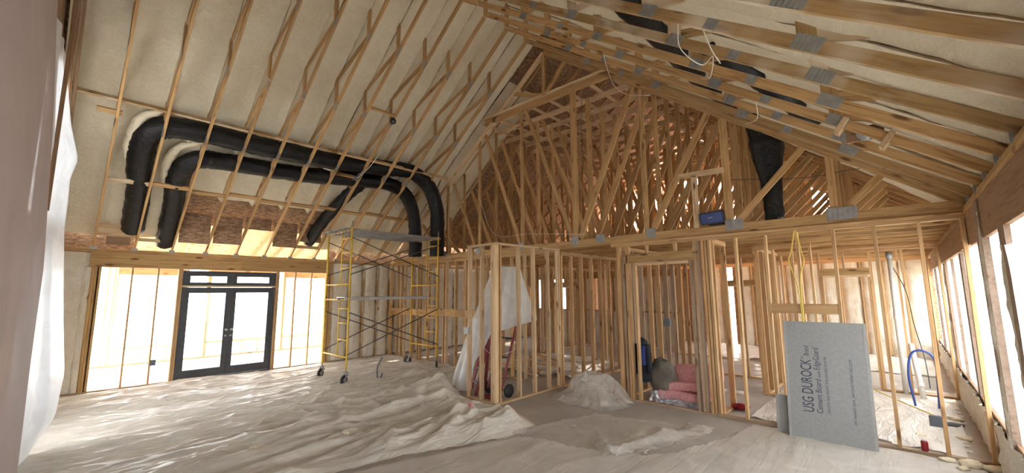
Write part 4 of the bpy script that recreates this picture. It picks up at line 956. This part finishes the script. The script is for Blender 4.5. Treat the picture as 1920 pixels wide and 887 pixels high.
ebox((12.0-10.56, 11.98, .42), (1.53, 12.06, .54), 'small black outlet box on a stud of the left opening')
ebox((7.22, 3.0, 1.35), (7.28, 3.1, 1.47), 'black outlet box behind the doorway stud')
ebox((7.13, 9.95, 1.0), (7.2, 10.03, 1.12), 'dark outlet box on the partition stud behind the scaffold')
cd_ = empty('floor_conduit', (5.0, 8.78, 0), label='bent dark flexible conduit sticking up through the floor plastic', cat='conduit')
tube('tall_conduit', [(5.0, 8.78, 0), (4.99, 8.80, .18), (5.0, 8.79, .34), (5.06, 8.72, .50)], .016, GREYPLATE, cd_, 8)
tube('short_conduit', [(5.02, 8.76, 0), (5.03, 8.70, .07), (5.04, 8.66, .17)], .015, GREYPLATE, cd_, 8); tube('stub', [(5.03, 8.74, 0), (5.06, 8.64, .02), (5.07, 8.60, .07)], .013, PEX, cd_, 8)
pv = empty('pvc_pipe', (11.0, .14, 0), label='tall white plastic drain pipe standing in the room behind the cement board', cat='pipe')
rod('pipe', (10.98, .13, 0), (10.98, .13, 2.62), .04, PVC, pv); rod('coupling', (10.98, .13, 1.38), (10.98, .13, 1.50), .048, PVC, pv); rod('coupling', (10.98, .13, 2.55), (10.98, .13, 2.68), .052, GALV, pv)
pv2 = empty('pvc_pipe', (10.6, -.08, 0), label='short white plastic pipe stub beside the blue tubing', cat='pipe')
rod('pipe', (10.62, -.10, 0), (10.8, -.02, .95), .045, PVC, pv2); rod('collar', (10.66, -.082, .2), (10.675, -.075, .28), .055, PVC, pv2)
tag(tube('pex_tubing', [(9.9, .02, .02), (9.92, .06, .5), (9.92, -.0, .85), (9.92, -.14, .93), (9.92, -.28, .8), (9.9, -.28, .4), (9.9, -.26, .02)], .018, PEX, None, 8), 'blue plastic water tubing arched up from the floor near the right windows', 'tubing')
cn = empty('drink_can', (7.2, .02, .038), label='red drink can standing on the base plate beyond the cement board', cat='can')
lathe('body', [(.024, 0), (.032, .008), (.033, .02), (.033, .105), (.026, .118)], REDCAN, cn, Matrix.Translation((7.19, -.02, .038)), 18); lathe('lid', [(.026, .118), (.026, .1215), (.021, .1195)], GALV, cn, Matrix.Translation((7.19, -.02, .038)), 18)
PKR = plain('pink_plastic', (.74, .30, .30), .5)
tag(tube('pink_strap', [(4.38, 4.98, .22), (4.36, 4.93, .29), (4.34, 4.88, .27), (4.32, 4.87, .16), (4.30, 4.84, .10)], .022, PKR, None, 8), 'curled pink strap poking out of the crumpled floor plastic', 'strap')
tag(lump('pink_scrap', (7.05, 3.88, .03), (.06, .08, .035), PKR, 3, .4, None, 8), 'small pink insulation scrap at the foot of the doorway post', 'scrap')
tag(lump('red_bag', (7.75, 2.1, .06), (.08, .12, .06), REDCAN, 6, .5, None, 8), 'small red bag on the floor right of the doorway', 'bag')
tag(lump('black_scrap', (8.9, -.35, .02), (.12, .12, .02), RUBBER, 9, .3, None, 8), 'flat black scrap on the floor below the right windows', 'scrap')
for i, (x, y, s, lb) in enumerate(((7.02, -.38, .09, 'largest cream foam scrap on the floor below the right wall'), (7.05, -.20, .06, 'foam scrap beside the last partition stud'), (7.0, -.55, .08, 'foam scrap tucked in the right wall corner'), (6.85, -.30, .045, 'small foam scrap just in front of the others by the right wall'), (8.2, -.42, .06, 'foam scrap behind the partition below the first right window'), (8.0, .0, .05, 'foam scrap on the plastic behind the drink can'), (9.3, -.40, .07, 'foam scrap by the flat black scrap'))):
    tag(lump('foam_scrap', (x, y, s*.35), (s, s*1.2, s*.5), FOAMSCRAP, i+20, .5, None, 8), lb, 'foam scrap', 'foam scraps')
for i, (x, y, s) in enumerate(((2.75, 5.6, .05), (3.45, 6.3, .05), (1.75, 5.9, .045))):
    tag(lump('foam_scrap', (x, y, .10), (s, s, s*.7), FOAMSCRAP, i+40, .5, None, 8), ['white crumb of foam low in the photo on the floor plastic', 'small white foam crumb on the mid floor plastic', 'white foam crumb nearest the left drape'][i], 'foam scrap', 'foam crumbs on the plastic')
